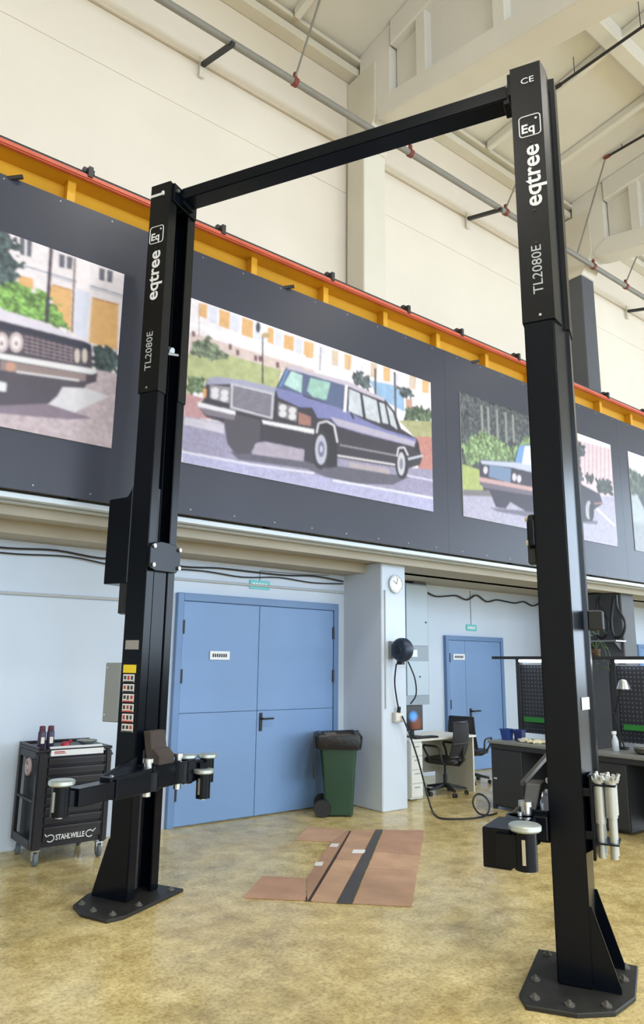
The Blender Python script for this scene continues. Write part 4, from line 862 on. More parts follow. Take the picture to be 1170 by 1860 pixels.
# ------------------------------------------------------------------ tool trolley
T = thing('tool_trolley', 'black tool trolley with drawers on casters against the white wall', 'tool trolley', (2.265, 6.44, 0))
M_tb = mat('black_trolley_enamel', (24,21,25), .4, var=.05); M_td = mat('drawer_front', (28,24,28), .35)
hw, hd = .31, .275
obj('cabinet_body', [box(-hw+.07, hw-.05, -hd+.03, hd, .13, .84)], M_tb, T, bevel=.004)
for x0, x1 in ((-hw, -hw+.085), (hw-.055, hw)):
    obj('corner_post', box(x0, x1, -hd, -hd+.06, .12, .86), M_tb, T, bevel=.012, seg=2)
obj('side_frame', [box(-hw, -hw+.03, hd-.06, hd, .12, .86), box(-hw, -hw+.03, -hd+.06, hd-.06, .12, .19), box(-hw, -hw+.03, -hd+.06, hd-.06, .80, .86), box(-hw, -hw+.03, -hd+.06, hd-.06, .47, .49)], M_tb, T, bevel=.006)
obj('side_handle', [tube([(hw, -.12, .79), (hw+.06, -.12, .80), (hw+.06, .12, .80), (hw, .12, .79)], .012, 8)], M_black, T)
obj('top_tray', [box(-hw, hw, -hd, hd, .86, .885), box(-hw, hw, hd-.02, hd, .885, .905), box(-hw, -hw+.03, -hd, hd-.02, .885, .905)], M_tb, T, bevel=.006)
obj('front_strip', prism([(-hw+.10, -hd-.002, .83), (-hw+.10, -hd-.002, .875), (-hw+.10, -hd+.05, .90), (-hw+.10, -hd+.05, .83)], (.44, 0, 0)), mat('white_strip', (232,236,238), .4), T)
obj('strip_print', [box(-hw+.125, -hw+.22, -hd-.0035, -hd-.002, .846, .852), box(-hw+.125, -hw+.21, -hd-.0035, -hd-.002, .857, .866)], M_redp, T)
zz = .825
for h in (.075, .075, .075, .075, .075, .075, .075, .13):
    dr = obj('drawer', [box(-hw+.09, hw-.06, -hd+.004, -hd+.03, zz-h+.006, zz-.012)], M_td, T, bevel=.003)
    obj('drawer_grip', [box(-hw+.09, hw-.06, -hd-.008, -hd+.004, zz-.024, zz-.012)], mat('grip_strip', (70,66,72), .3, .4), dr)
    zz -= h
t_ = lettering('brand_lettering', 'STAHLWILLE', .058, (.0, -hd+.0025, .200), (1, 0, 0), (0, 0, 1), M_white, T, bold=.001, width=.235)
def wrench_icon(cx, s):
    pts = [(cx+.030*math.cos(q), -hd+.002, .200+.026*math.sin(q)) for q in np.linspace(math.radians(40 if s > 0 else 220), math.radians(320 if s > 0 else 500), 14)]
    return tube(pts, .004, 5)
obj('tool_emblem', [wrench_icon(-.160, -1), tube([(-.19, -hd+.002, .215), (-.205, -hd+.002, .235)], .004, 5), wrench_icon(.160, 1), tube([(.185, -hd+.002, .21), (.21, -hd+.002, .235)], .004, 5)], M_white, T)
for x, y in ((-hw+.05, -hd+.04), (hw-.05, -hd+.04), (-hw+.05, hd-.05), (hw-.05, hd-.05)):
    c = obj('caster_fork', [box(x-.03, x+.03, y-.03, y+.03, .112, .121), box(x-.024, x-.016, y-.018, y+.022, .04, .112), box(x+.016, x+.024, y-.018, y+.022, .04, .112)], M_chrome, T)
    obj('wheel', lathe([(.01, -.014), (.045, -.014), (.05, -.008), (.05, .008), (.045, .014), (.01, .014)], (x, y, .05), n=20, axis='x'), mat('grey_wheel', (100,112,124), .5), T, shade=True)
tr = thing('tape_roll', 'round pale tape roll hung on the left side of the trolley', 'tape roll', (1.945, 6.30, .745))
obj('tape', tube([(-.02, .045*math.cos(q), .055*math.sin(q)) for q in np.linspace(0, 2*math.pi, 20, endpoint=False)], .016, 8, closed=True), mat('pale_tape', (170,150,150), .5), tr, shade=True)
obj('core', cyl((-.03, 0, 0), (.01, 0, 0), .022, n=14), M_chrome, tr, shade=True)
for k, (x, lab) in enumerate(((2.005, 'dark red topped spray can at the left end of the trolley top, outer one'), (2.075, 'dark spray can on the trolley top, nearer the red cap'))):
    s = thing('spray_can', lab, 'spray can', (x, 6.28, .905 if x < 2 else .885), 0, 'spray cans on the tool trolley')
    obj('can', lathe([(.028, 0), (.031, .004), (.031, .125), (.024, .14)], n=18), mat('can_print%d' % k, ((70,56,78), (62,60,84))[k], .35, .3, var=.3, scale=30), s, shade=True)
    obj('cap', lathe([(.023, .138), (.025, .142), (.024, .172), (.018, .178)], n=16), mat('can_cap', (96,50,62), .4), s, shade=True)
    obj('can_label', box(-.014, .014, -.0335, -.0300, .04, .09), M_pale, s)
rc = thing('red_cap', 'small red plastic cap lying on the trolley tray', 'cap', (2.20, 6.26, .885))
obj('cap_body', lathe([(.035, 0), (.04, .006), (.036, .035), (.02, .045)], n=14), mat('red_plastic', (178,34,50), .4), rc, shade=True)
obj('spout', cyl((.02, 0, .03), (.045, -.01, .055), .012, n=10), mat('red_plastic', (178,34,50), .4), rc, shade=True)
gb_ = thing('grey_bowl', 'flat grey bowl on the trolley top behind the white strip', 'bowl', (2.42, 6.36, .885))
obj('bowl', lathe([(.04, 0), (.075, .02), (.085, .035), (.08, .036), (.06, .02), (.02, .012)], n=20), mat('grey_bowl_paint', (136,146,144), .5), gb_, shade=True)
obj('rim', tube([(.083*math.cos(q), .083*math.sin(q), .036) for q in np.linspace(0, 2*math.pi, 24, endpoint=False)], .004, 6, closed=True), M_steel, gb_)

# ------------------------------------------------------------------ wheelie bin
B = thing('wheelie_bin', 'dark green wheelie bin with black bag liner beside the pillar', 'bin', (5.255, 6.37, 0), math.radians(-38))
M_gr = mat('dark_green_plastic', (34,66,48), .45, var=.05, scale=4); M_bag = mat('black_bag', (24,25,29), .35, bump=.6, bscale=22)
obj('bin_body', loft([rrect(.01, 0, .30, .32, .03, .02), rrect(.005, 0, .36, .38, .035, .50), rrect(0, 0, .42, .42, .04, .80)]), M_gr, B, shade=True)
obj('front_ridge', [loft([[(.10+.01*k, -.165-.03*k, z), (.13+.01*k, -.165-.03*k, z), (.13+.01*k, -.15-.03*k, z), (.10+.01*k, -.15-.03*k, z)] for k, z in ((0, .03), (1, .76))])], M_gr, B)
rng_ = random.Random(4); rings = []
for r_, z in ((.0, .735), (.012, .70), (.026, .70), (.034, .76), (.036, .82), (.018, .845), (-.02, .84), (-.05, .79)):
    q = rrect(0, 0, .43+2*r_, .43+2*r_, .05, z)
    rings.append([(x+rng_.uniform(-.008, .008), y+rng_.uniform(-.008, .008), z+rng_.uniform(-.014, .014)) for x, y, z in q])
obj('bag_liner', loft(rings), M_bag, B, shade=True)
obj('lid', [box(-.275, -.245, -.215, .215, .38, .845), box(-.25, -.215, -.20, .20, .80, .845)], M_black, B, bevel=.012, seg=2)
obj('hinge_bar', cyl((-.235, -.21, .83), (-.235, .21, .83), .016, n=10), M_black, B)
for y in (-.185, .185):
    obj('wheel', lathe([(.02, -.022), (.085, -.022), (.09, -.012), (.09, .012), (.085, .022), (.02, .022)], (-.17, y, .09), n=22, axis='y'), M_black, B, shade=True)
obj('axle', cyl((-.17, -.16, .09), (-.17, .16, .09), .012, n=8), M_steel, B)

# ------------------------------------------------------------------ flattened cardboard box on the floor
CB = thing('cardboard_sheet', 'flattened brown cardboard box lying on the floor between the lift posts', 'cardboard', (4.0, 4.9, 0))
M_card = [mat('cardboard_%d' % i, c, .8, var=.16, scale=3.2, detail=6) for i, c in enumerate(((178,140,116), (184,148,122), (168,132,108), (188,152,124), (182,146,120)))]
def sheet(name, pts, m, z0=.002, h=.006):
    pts = [(x-4.0, y-4.9, z0) for x, y in pts]
    return obj(name, prism(pts, (0, 0, h)), m, CB)
sheet('card_panel', [(2.926,4.56),(3.308,4.91),(3.545,4.668),(3.235,4.262)], M_card[0])
sheet('card_panel', [(4.182,5.682),(4.607,6.041),(4.858,5.712),(4.42,5.44)], M_card[1])
sheet('card_panel', [(3.242,4.250),(3.550,4.660),(4.412,5.436),(4.850,5.700),(4.825,5.668)], M_card[2])
sheet('card_panel', [(3.258,4.232),(3.372,4.098),(4.20,4.81),(4.06,4.945)], M_card[3])
sheet('card_panel', [(4.07,4.953),(4.208,4.817),(5.068,5.562),(4.845,5.660)], M_card[4])
sheet('fold_strip', [(3.225,4.268),(3.262,4.226),(4.86,5.655),(4.83,5.69)], mat('dark_fold_paper', (66,52,44), .8), .0005, .003)
sheet('black_tape', [(3.377,4.094),(3.452,4.028),(5.130,5.520),(5.075,5.556)], mat('black_tape_film', (74,72,74), .55, var=.1), .002, .0065)
sheet('card_panel', [(3.459,4.022),(3.737,3.742),(4.36,4.30),(4.10,4.59)], M_card[4])
sheet('card_panel', [(4.107,4.596),(4.366,4.306),(4.72,4.62),(4.50,4.945)], M_card[3])
sheet('card_panel', [(4.507,4.951),(4.727,4.626),(5.429,5.255),(5.137,5.512)], M_card[0])
sheet('paper_label', [(4.30,5.02),(4.38,4.95),(4.47,5.03),(4.39,5.10)], M_white, .0082, .001)
sheet('paper_label', [(3.80,4.90),(3.85,4.86),(3.93,4.94),(3.88,4.98)], M_pale, .0082, .001)
sheet('paper_label', [(4.28,5.30),(4.33,5.25),(4.42,5.33),(4.37,5.38)], M_pale, .0082, .001)

# ------------------------------------------------------------------ pillar fittings
ck = thing('wall_clock', 'round white wall clock high on the white pillar', 'clock', (5.915, YC, 2.52))
obj('clock_case', lathe([(.02, 0), (.10, 0), (.11, .012), (.11, .03), (.098, .035), (.096, .026), (.02, .026)], n=28, axis='y'), M_alu, ck, shade=True)
obj('clock_face', lathe([(.01, .026), (.096, .027), (.096, .0275), (.01, .028)], n=28, axis='y'), M_white, ck)
obj('hand', [bar((0, -.030, 0), (-.05, -.030, .04), .006, .003), bar((0, -.031, 0), (.02, -.031, .075), .005, .003)], M_ink, ck)
for k in range(12):
    q = k*math.pi/6; obj('hour_mark', bar((.078*math.sin(q), -.029, .078*math.cos(q)), (.09*math.sin(q), -.029, .09*math.cos(q)), .004, .003), M_ink, ck)
M_blue = mat('dark_blue_plastic', (30,44,66), .4)
R = thing('hose_reel', 'dark blue round hose reel fixed on the white pillar', 'hose reel', (5.84, YC, 1.755))
obj('wall_bracket', box(-.04, .04, -.05, 0, -.10, .10), M_steel, R)
obj('drum', lathe([(.03, -.075), (.09, -.074), (.118, -.062), (.132, -.035), (.136, 0), (.132, .035), (.118, .062), (.09, .074), (.03, .075)], (0, -.186, 0), n=28, axis='x'), M_blue, R, shade=True)
obj('hub', lathe([(.01, -.086), (.05, -.082), (.055, -.073), (.01, -.073)], (0, -.186, 0), n=16, axis='x'), M_black, R, shade=True)
obj('outlet', box(-.025, .025, -.20, -.12, -.165, -.125), M_black, R)
def path_thing(name, label, cat, pts, r, m, n=7, k=6):
    p = smooth(pts, k); o = obj(name, tube(p, r, n), m, shade=True, loc=pts[0]); return tag(o, label, cat)
path_thing('reel_hose', 'black hose from the blue reel down to the socket box', 'hose', [(5.82,6.02,1.60),(5.83,6.06,1.40),(5.87,6.07,1.20),(5.90,6.07,1.10)], .009, M_black)
path_thing('power_cord', 'black cord slanting from the reel to the monitor top', 'cord', [(5.96,5.97,1.62),(6.45,6.35,1.42),(6.72,6.60,1.22),(6.76,6.74,1.10)], .009, M_black)
path_thing('floor_cable', 'black cable trailing from the socket box across the floor in a loop', 'cable',
  [(5.92,6.04,1.02),(6.00,6.02,.85),(6.12,6.0,.55),(6.22,5.98,.22),(6.20,5.88,.03),(6.05,5.68,.011),(5.98,5.52,.011),(6.12,5.40,.011),(6.32,5.33,.011),(6.48,5.33,.03),(6.56,5.36,.12),(6.52,5.40,.20),(6.42,5.42,.22),(6.36,5.42,.14),(6.40,5.38,.04),(6.52,5.34,.012),(6.68,5.36,.011)], .010, M_black, 7, 8)
sb = thing('socket_box', 'small grey socket box with plug on the white pillar', 'socket', (5.905, YC, 1.02))
obj('box_body', box(-.06, .06, -.06, 0, -.07, .04), mat('grey_plastic', (196,196,190), .5), sb, bevel=.006)
obj('lid', box(-.05, .05, -.066, -.06, -.05, .03), M_pale, sb)
obj('plug', [cyl((0, -.05, .04), (0, -.06, .10), .022, n=12)], M_black, sb, shade=True)
tag(obj('pillar_conduit', tube([(5.745, YC-.012, 2.44), (5.745, YC-.012, 1.1)], .008, 8), M_cond, loc=(5.745, YC-.012, 1.1)), 'thin vertical conduit on the front of the white pillar', 'conduit')

# electrical cabinet and its duct on the alcove wall
E = thing('electrical_cabinet', 'tall pale blue-grey electrical cabinet on the alcove wall', 'cabinet', (7.63, YA-.004, 0))
M_cab = mat('pale_cabinet_paint', (186,200,210), .45); M_cabg = mat('grey_cabinet_band', (150,160,170), .45)
obj('cabinet_body', box(-.24, .24, -.24, 0, 1.03, 2.76), M_cabg, E, bevel=.004)
dd = obj('cabinet_door', box(-.225, .215, -.256, -.24, 1.86, 2.74), M_cab, E, bevel=.004)
obj('lock', cyl((.17, -.256, 2.2), (.17, -.266, 2.2), .014, n=10), M_dark, dd)
dd = obj('cabinet_door', box(-.225, .215, -.256, -.24, 1.16, 1.64), M_cab, E, bevel=.004)
obj('lock', cyl((.03, -.256, 1.42), (.03, -.266, 1.42), .012, n=10), M_dark, dd)
obj('label_plate', box(-.18, .0, -.244, -.24, 1.70, 1.80), M_white, E)
du = thing('cable_duct', 'dark grey cable duct on top of the electrical cabinet', 'duct', (7.70, YA, 2.765))
obj('duct_body', box(-.10, .16, -.22, 0, 0, .034), M_dgrey, du); obj('gland', cyl((.03, -.10, 0), (.03, -.10, .036), .05, n=12), M_dark, du)

# ------------------------------------------------------------------ desk, monitor, chairs
D = thing('office_desk', 'white office desk with drawer pedestal in the alcove', 'desk', (7.03, 6.77, 0))
M_desk = mat('white_laminate', (222,222,214), .5); M_desk2 = mat('pale_laminate', (206,206,196), .5)
obj('desktop', box(-.62, .60, -.36, .36, .675, .70), M_desk, D, bevel=.003)
obj('side_panel', box(.555, .58, -.33, .34, 0, .675), M_desk2, D)
obj('back_panel', box(-.40, .555, .30, .32, .18, .675), M_desk2, D)
pd = obj('pedestal', box(-.60, -.40, -.34, .34, .02, .675), M_desk, D)
for k in range(4):
    dr = obj('drawer', box(-.595, -.405, -.356, -.342, .045+.155*k, .19+.155*k), M_desk, D, bevel=.002)
    obj('handle', box(-.54, -.46, -.364, -.356, .15+.155*k, .158+.155*k), M_steel, dr)
MO = thing('monitor', 'computer monitor with blue and orange picture on the desk', 'monitor', (6.735, 6.68, .70), math.radians(4))
obj('screen_body', box(-.19, .19, -.01, .02, .075, .385), M_black, MO, bevel=.006)
def screen_mat():
    m = bpy.data.materials.new('screen_picture'); m.use_nodes = True; nt = m.node_tree; b = nt.nodes['Principled BSDF']
    tc = nt.nodes.new('ShaderNodeTexCoord')
    def blob(cx, cz, k, c, rad):
        sub = nt.nodes.new('ShaderNodeVectorMath'); sub.operation = 'SUBTRACT'; sub.inputs[1].default_value = (cx, 0, cz); nt.links.new(tc.outputs['Object'], sub.inputs[0])
        mu = nt.nodes.new('ShaderNodeVectorMath'); mu.operation = 'MULTIPLY'; mu.inputs[1].default_value = (1, 0, k); nt.links.new(sub.outputs[0], mu.inputs[0])
        le = nt.nodes.new('ShaderNodeVectorMath'); le.operation = 'LENGTH'; nt.links.new(mu.outputs[0], le.inputs[0])
        q = nt.nodes.new('ShaderNodeValToRGB'); e = q.color_ramp.elements; e[0].position = rad*.35; e[0].color = (*c, 1); e[1].position = rad; e[1].color = (0, 0, 0, 1)
        nt.links.new(le.outputs['Value'], q.inputs['Fac']); return q
    r = nt.nodes.new('ShaderNodeMix'); r.data_type = 'RGBA'; r.blend_type = 'ADD'; r.inputs[0].default_value = 1.0
    nt.links.new(blob(0.0, .25, 1.3, (.03, .30, .85), .10).outputs[0], r.inputs[6]); nt.links.new(blob(.06, .15, 1.0, (.16, .05, .015), .14).outputs[0], r.inputs[7])
    nt.links.new(r.outputs[2], b.inputs['Emission Color']); b.inputs['Emission Strength'].default_value = 0.9; b.inputs['Base Color'].default_value = (.01, .01, .012, 1); b.inputs['Roughness'].default_value = .3
    return m
obj('screen', box(-.178, .178, -.0115, -.010, .09, .37), screen_mat(), MO)
obj('stand', [box(-.03, .03, .0, .03, .012, .10), box(-.11, .11, -.06, .09, 0, .012)], M_black, MO, bevel=.004)
kb = thing('keyboard', 'black keyboard in front of the monitor', 'keyboard', (6.75, 6.50, .70))
obj('case', box(-.20, .20, -.06, .06, 0, .016), M_black, kb, bevel=.004)
for j in range(4): obj('key_row', box(-.19, .19, -.052+.027*j, -.030+.027*j, .016, .022), M_dark, kb)

M_mesh = mat('black_chair_mesh', (34,34,38), .75, bump=.4, bscale=220)
def make_chair(label, loc, rz):
    """swivel chair facing local +y"""
    c = thing('office_chair', label, 'office chair', loc, rz, 'office chairs at the white desk')
    for k in range(5):
        q = math.radians(90+72*k); ex, ey = .26*math.cos(q), .26*math.sin(q)
        l_ = obj('base_leg', loft([[(ex*t-w*math.sin(q), ey*t+w*math.cos(q), z-h), (ex*t+w*math.sin(q), ey*t-w*math.cos(q), z-h), (ex*t+w*math.sin(q)*.7, ey*t-w*math.cos(q)*.7, z+h), (ex*t-w*math.sin(q)*.7, ey*t+w*math.cos(q)*.7, z+h)] for t, w, z, h in ((.08, .028, .115, .022), (1.0, .018, .075, .012))]), M_black, c)
        for s in (-1, 1):
            obj('caster', cyl((ex-s*.008*math.sin(q), ey+s*.008*math.cos(q), .026), (ex-s*.024*math.sin(q), ey+s*.024*math.cos(q), .026), .026, n=14), M_black, l_, shade=True)
    obj('gas_lift', [cyl((0, 0, .09), (0, 0, .24), .028, n=14), cyl((0, 0, .24), (0, 0, .38), .016, n=12)], M_black, c, shade=True)
    obj('seat', loft([rrect(0, .0, .36, .36, .08, .375), rrect(0, 0, .43, .42, .09, .395), rrect(0, 0, .44, .43, .09, .425), rrect(0, .0, .40, .40, .08, .445)]), M_black, c, shade=True)
    # curved mesh back with frame
    def bp(u, v): return (u*(.20-.02*v*v), -.22-.06*v+.05*u*u-.03*math.sin(v*math.pi), .47+.42*v)
    per = [bp(-1, t) for t in np.linspace(0, 1, 7)] + [bp(u, 1) for u in np.linspace(-.8, .8, 6)] + [bp(1, t) for t in np.linspace(1, 0, 7)] + [bp(u, 0) for u in np.linspace(.8, -.8, 6)]
    bf = obj('back_frame', tube(per, .013, 6, closed=True), M_black, c, shade=True)
    g1 = [[bp(u, v) for u in np.linspace(-1, 1, 9)] for v in np.linspace(0, 1, 9)]
    V = [p for r in g1 for p in r]; F = [(j*9+i, j*9+i+1, j*9+i+10, j*9+i+9) for j in range(8) for i in range(8)]
    V2 = [(x, y-.004, z) for x, y, z in V]; F2 = [tuple(i+81 for i in reversed(f)) for f in F]
    obj('back_mesh', (V+V2, F+F2), M_mesh, bf, shade=True)
    obj('lumbar_bar', tube([bp(u, .38) for u in np.linspace(-1, 1, 7)], .012, 6), M_black, bf, shade=True)
    obj('back_bracket', tube([(0, -.05, .37), (0, -.20, .37), (0, -.25, .42), (0, -.26, .60)], .02, 8), M_black, c, shade=True)
    for s in (-1, 1):
        obj('armrest', tube(smooth([(s*.19, -.12, .39), (s*.26, -.10, .42), (s*.265, -.06, .58), (s*.265, .10, .60), (s*.262, .16, .59), (s*.25, .12, .50), (s*.20, .08, .40)], 4), .014, 7), M_black, c, shade=True)
    return c
make_chair('black mesh-back office chair pushed under the white desk, back to viewer', (7.14, 6.52, 0), math.radians(14))
make_chair('black mesh-back office chair behind the desk end, half hidden by workbench', (8.12, 6.95, 0), math.radians(-75))

# ------------------------------------------------------------------ workbenches with pegboards
M_wb = mat('anthracite_bench_steel', (42,44,48), .45); M_top = mat('bench_top_grey', (126,128,126), .4); M_gn = mat('green_shelf_plastic', (40,128,44), .4)
def peg_material():
    m = bpy.data.materials.new('pegboard_steel'); m.use_nodes = True; nt = m.node_tree; b = nt.nodes['Principled BSDF']
    tc = nt.nodes.new('ShaderNodeTexCoord'); mp = nt.nodes.new('ShaderNodeVectorMath'); mp.operation = 'SCALE'; mp.inputs['Scale'].default_value = 1/.045
    fr_ = nt.nodes.new('ShaderNodeVectorMath'); fr_.operation = 'FRACTION'; sb_ = nt.nodes.new('ShaderNodeVectorMath'); sb_.operation = 'SUBTRACT'; sb_.inputs[1].default_value = (.5, .5, .5)
    ml = nt.nodes.new('ShaderNodeVectorMath'); ml.operation = 'MULTIPLY'; ml.inputs[1].default_value = (0, 1, 1)
    ln = nt.nodes.new('ShaderNodeVectorMath'); ln.operation = 'LENGTH'
    r = nt.nodes.new('ShaderNodeValToRGB'); e = r.color_ramp.elements; e[0].position = .17; e[0].color = (*lin((96,98,106)), 1); e[1].position = .22; e[1].color = (*lin((44,45,52)), 1)
    for a, b2 in ((tc.outputs['Object'], mp.inputs[0]), (mp.outputs[0], fr_.inputs[0]), (fr_.outputs[0], sb_.inputs[0]), (sb_.outputs[0], ml.inputs[0]), (ml.outputs[0], ln.inputs[0]), (ln.outputs['Value'], r.inputs['Fac']), (r.outputs['Color'], b.inputs['Base Color'])): nt.links.new(a, b2)
    b.inputs['Roughness'].default_value = .5
    return m
M_peg = peg_material(); M_led = mat('led_tube', (240,246,255), .4, emit=(235,243,255), estr=5.0)
def bench(label, y0, y1, ped, peglab, b0, r0):
    t = thing('workbench', label, 'workbench', (7.2, (y0+y1)/2, 0)); h = (y1-y0)/2; yc = (y0+y1)/2
    obj('bench_top', box(-.32, .28, -h, h, .715, .745), M_top, t, bevel=.004)
    obj('apron', box(-.29, .25, -h+.02, h-.02, .66, .715), M_wb, t)
    for p0, p1 in ped:
        pd = obj('pedestal', box(-.27, .25, p0-yc, p1-yc, .03, .66), M_wb, t)
        dr = obj('cabinet_door', box(-.288, -.27, p0-yc+.008, p1-yc-.008, .05, .65), M_wb, t, bevel=.003)
        obj('handle', box(-.296, -.288, p1-yc-.075, p1-yc-.035, .325, .340), M_alu, dr)
    obj('back_panel', box(.22, .24, -h+.03, h-.03, .05, .66), M_wb, t)
    for y in (-h+.04, h-.04): obj('leg', [box(-.28, -.24, y-.02, y+.02, 0, .66), box(.21, .25, y-.02, y+.02, 0, .66)], M_wb, t)
    p = thing('pegboard', peglab, 'pegboard', (7.5, yc, .745))
    obj('perforated_panel', box(-.008, .008, -h+.06, h-.06, .06, .86), M_peg, p)
    for y in (-h+.03, h-.03): obj('upright', box(-.03, .03, y-.03, y+.03, 0, .93), M_wb, p, bevel=.003)
    obj('lamp_rail', box(-.10, .03, r0-yc, b0-yc, .925, .960), M_wb, p, bevel=.004)
    obj('lamp_tube', cyl((-.06, -h+.05, .905), (-.06, h-.08, .905), .016, n=10), M_led, p)
    nsh = 2
    for k in range(nsh):
        a = -h+.10+k*(2*h-.2)/nsh; b_ = a+(2*h-.2)/nsh-.06
        obj('green_shelf', [box(-.12, -.008, a, b_, .20, .212), box(-.128, -.12, a, b_, .20, .255)], M_gn, p)
    return t
bench('dark workbench with grey top behind the right lift post, nearest the desk', 4.70, 5.62, [(5.17, 5.60)], 'black pegboard with green shelves above the bench nearest the desk', 5.93, 4.68)
bench('dark workbench with grey top reaching the right picture edge', 2.90, 4.36, [(3.94, 4.32), (2.94, 3.3)], 'black pegboard with green shelves at the right picture edge', 4.62, 2.88)
tag(obj('tool_cupboard', [box(7.56, 7.90, 4.38, 4.44, 0, 1.62)], M_wb, loc=(7.7, 4.41, 0), bevel=.004), 'narrow black partition panel between the two pegboards', 'panel')
# things on the benches
M_bl = mat('blue_plastic', (40,70,140), .4)
for k, (x, y, lab) in enumerate(((7.12, 5.52, 'blue plastic box on the bench, nearest the desk'), (7.16, 5.375, 'darker blue plastic box on the bench, beside white gloves'))):
    t = thing('parts_box', lab, 'box', (x, y, .745), .2*k, 'blue boxes on the workbench')
    w = .062-.006*k
    obj('shell', loft([rrect(0, 0, 1.5*w, 1.5*w, .01, 0), rrect(0, 0, 2*w, 2*w, .012, .12), rrect(0, 0, 2*w-.012, 2*w-.012, .01, .12), rrect(0, 0, 1.5*w-.012, 1.5*w-.012, .008, .01)]), M_bl if k == 0 else mat('navy_plastic', (28,44,104), .4), t)
    obj('rim', loft([rrect(0, 0, 2*w+.01, 2*w+.01, .014, .11), rrect(0, 0, 2*w+.01, 2*w+.01, .014, .122), rrect(0, 0, 2*w-.012, 2*w-.012, .01, .122), rrect(0, 0, 2*w-.012, 2*w-.012, .01, .11)]), M_bl, t)
def glove(label, x, y, rz, rgb):
    t = thing('work_glove', label, 'glove', (x, y, .745), rz, 'gloves on the workbench'); m = mat('glove_%d' % rgb[2], rgb, .9, var=.12, scale=30)
    obj('palm', loft([[(p[0]*s, p[1]*s, z) for p in rrect(0, 0, .11, .09, .03, 0)] for s, z in ((.8, 0), (1, .012), (.9, .035), (.5, .045))]), m, t, shade=True)
    for k in range(4): obj('finger', tube(smooth([(.045, -.035+.023*k, .018), (.08, -.042+.028*k, .024), (.115-.008*abs(k-1.5), -.046+.030*k, .014)], 3), .011, 7), m, t, shade=True)
    obj('thumb', tube(smooth([(-.01, .04, .02), (.02, .07, .022), (.05, .08, .014)], 3), .012, 7), m, t, shade=True)
    obj('cuff', loft([[(-.05-.035*q, p[0]*.5, .022+p[1]*.22) for p in rrect(0, 0, .15, .14, .06, 0)] for q in (0, 1)]), m, t)
glove('white work glove crumpled on the bench beside the blue boxes', 7.08, 5.25, .4, (214,206,186))
glove('yellowish work glove on the bench next to the lift post', 7.06, 5.06, 2.2, (222,212,176))
bt = thing('spray_bottle', 'tall clear spray bottle standing on the right workbench', 'bottle', (7.17, 4.19, .745))
obj('bottle', lathe([(.03, 0), (.034, .006), (.034, .10), (.02, .14), (.013, .15), (.013, .165)], n=16), mat('clear_plastic', (196,204,210), .2), bt, shade=True)
obj('trigger_head', [box(-.04, .02, -.012, .012, .165, .195), box(-.03, -.022, -.006, .006, .125, .165)], M_white, bt, bevel=.003)
bo = thing('parts_tray', 'round dark tray on the right workbench at picture edge', 'tray', (7.15, 3.86, .745))
obj('tray', lathe([(.06, 0), (.10, .02), (.11, .06), (.105, .062), (.09, .02), (.02, .01)], n=20), mat('tray_brown', (74,70,60), .6), bo, shade=True)
obj('rim', tube([(.108*math.cos(q), .108*math.sin(q), .062) for q in np.linspace(0, 2*math.pi, 24, endpoint=False)], .004, 6, closed=True), M_steel, bo)
LA = thing('bench_lamp', 'swing-arm lamp with silver head above the right workbench', 'lamp', (7.36, 4.20, .745))
obj('base', cyl((0, 0, 0), (0, 0, .025), .05, n=18), M_black, LA, shade=True)
obj('arm', [cyl((0, 0, .02), (.02, .10, .36), .009, n=8), cyl((.02, .10, .36), (-.04, -.06, .72), .009, n=8)], M_black, LA)
obj('joint', cyl((.02, .088, .36), (.02, .112, .36), .018, n=10), M_dark, LA)
obj('shade', lathe([(.02, .10), (.04, .09), (.075, .0), (.068, 0), (.03, .08), (.015, .085)], (-.07, -.08, .62), n=20), mat('silver_lamp', (190,194,196), .25, .8), LA, shade=True)
# trailing plant on the lamp rail
PL = thing('potted_plant', 'trailing green plant in a small pot on the pegboard rail', 'plant', (7.47, 4.52, 1.705))
obj('pot', lathe([(.035, 0), (.05, .07), (.054, .072), (.05, .08), (.02, .06)], n=16), mat('terracotta', (96,66,50), .8), PL, shade=True)
M_lf = mat('green_leaf', (72,104,58), .55, var=.3, scale=20); rp = random.Random(11)
for k in range(34):
    q = rp.uniform(0, 2*math.pi); rr = rp.uniform(.03, .13); drop = rp.uniform(-.28, .20)
    c = Vector((rr*math.cos(q)*.8, rr*math.sin(q)*1.5, .09+drop)); d = Vector((math.cos(q), math.sin(q), rp.uniform(-.8, .5))).normalized()*rp.uniform(.03, .055); s = d.cross(Vector((0,0,1))).normalized()*.018; n_ = s.cross(d).normalized()*.002
    pts = [c-d, c-d*.2+s, c+d, c-d*.2-s]
    obj('leaf', prism([tuple(p) for p in pts], tuple(n_)), M_lf, PL)
obj('stem', [tube(smooth([(0, 0, .07), (.05*math.cos(q), .07*math.sin(q), .16), (.09*math.cos(q), .16*math.sin(q), .05), (.10*math.cos(q), .20*math.sin(q), -.16)], 3), .003, 5) for q in (.3, 1.7, 2.9, 4.2, 5.4)], M_lf, PL)

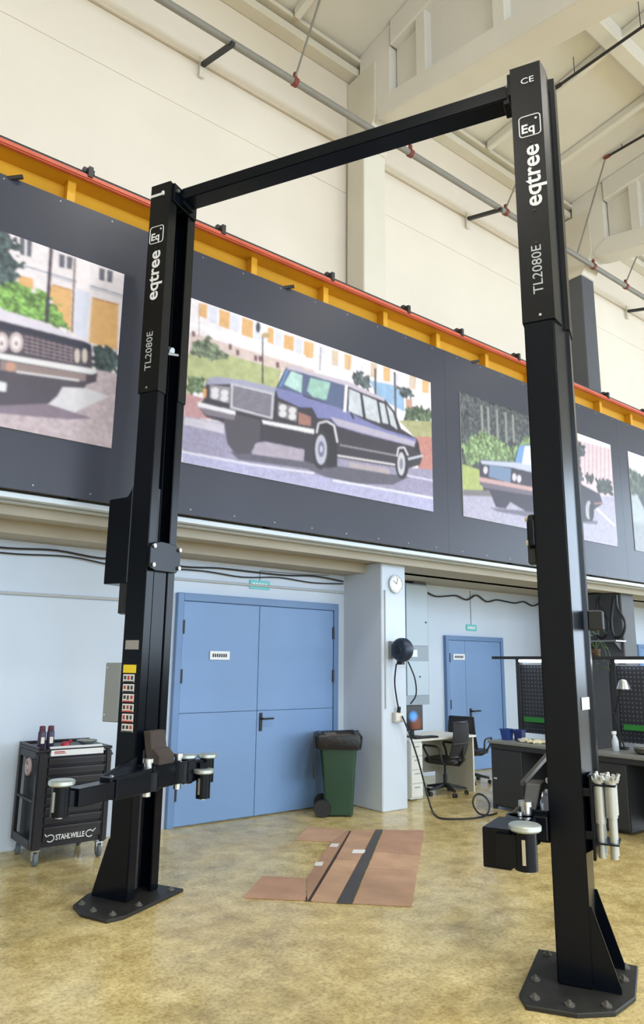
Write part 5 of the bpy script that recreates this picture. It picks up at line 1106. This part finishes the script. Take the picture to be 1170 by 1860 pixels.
# hose drop and shelf on the dark far pillar
SH = thing('pillar_shelf', 'thin steel shelf fixed on the dark grey far pillar', 'shelf', (10.95, 6.45, 1.98))
obj('board', box(-.30, .0, -.36, .30, 0, .02), M_steel, SH); 
for y in (-.28, .22): obj('bracket', prism([(0, y, 0), (-.22, y, 0), (0, y, -.16)], (0, .02, 0)), M_dark, SH)
for k, (y, lab) in enumerate(((6.12, 'black hose loop hanging by the dark far pillar, nearer one'), (6.40, 'black hose loop hanging by the dark far pillar, farther one'))):
    pts = [(10.80, y, 2.72), (10.78, y-.02, 2.50), (10.76, y-.14, 2.28), (10.76, y-.08, 2.08), (10.77, y+.06, 2.06), (10.78, y+.10, 2.3), (10.80, y+.04, 2.70)]
    o = path_thing('air_hose', lab, 'hose', pts, .022, M_black); o['group'] = 'air hoses on the far pillar'
jb = thing('junction_box', 'grey junction box with cable on the dark far pillar', 'junction box', (10.95, 6.55, 2.42))
obj('box_body', box(-.06, 0, -.09, .09, -.05, .05), mat('grey_junction', (140,144,150), .5), jb, bevel=.004)
obj('cable', tube([(-.03, 0, -.05), (-.03, -.01, -.25), (-.03, 0, -.42)], .010, 6), M_pipe, jb)


# unseen high-bay lamps, added out of view to brighten the floor
def added_bay_lamp(x, y, where):
    z = 9.2
    t = thing('added_high_bay_lamp', 'added unseen floor-lighting lamp hung from the roof, ' + where, 'lamp', (x, y, z), 0, 'added unseen high-bay lamps')
    obj('housing', lathe([(.05, .28), (.10, .26), (.14, .12), (.28, .02), (.28, 0), (.05, .0)], n=24), M_dark, t, shade=True)
    obj('diffuser', lathe([(.02, -.012), (.26, -.012), (.26, -.002), (.02, -.002)], n=24), mat('added_lamp_glass', (255,246,230), .4, emit=(255,246,230), estr=4.0), t)
    obj('hanging_rod', cyl((0, 0, .28), (0, 0, roofz(y)-z), .012, n=8), M_dark, t)
    d = bpy.data.lights.new('added_bay_light', 'AREA'); d.shape = 'DISK'; d.size = .5; d.energy = 75; d.color = (1.0, .96, .90); d.spread = math.radians(140)
    o = bpy.data.objects.new('added_bay_light', d); COL.objects.link(o); o.parent = t; o.location = (0, 0, -.03)
for x, y, w in ((3.4, 1.6, 'above the lift on the camera side'), (8.6, 0.4, 'right of the lift'), (-2.2, 0.8, 'left of the camera'), (13.6, 0.6, 'far right of the hall'), (-2.0, -5.5, 'behind the camera, left'), (3.4, -5.5, 'behind the camera, middle'), (8.8, -5.5, 'behind the camera, right'), (14.0, -5.5, 'behind the camera, far right')):
    added_bay_lamp(x, y, w)
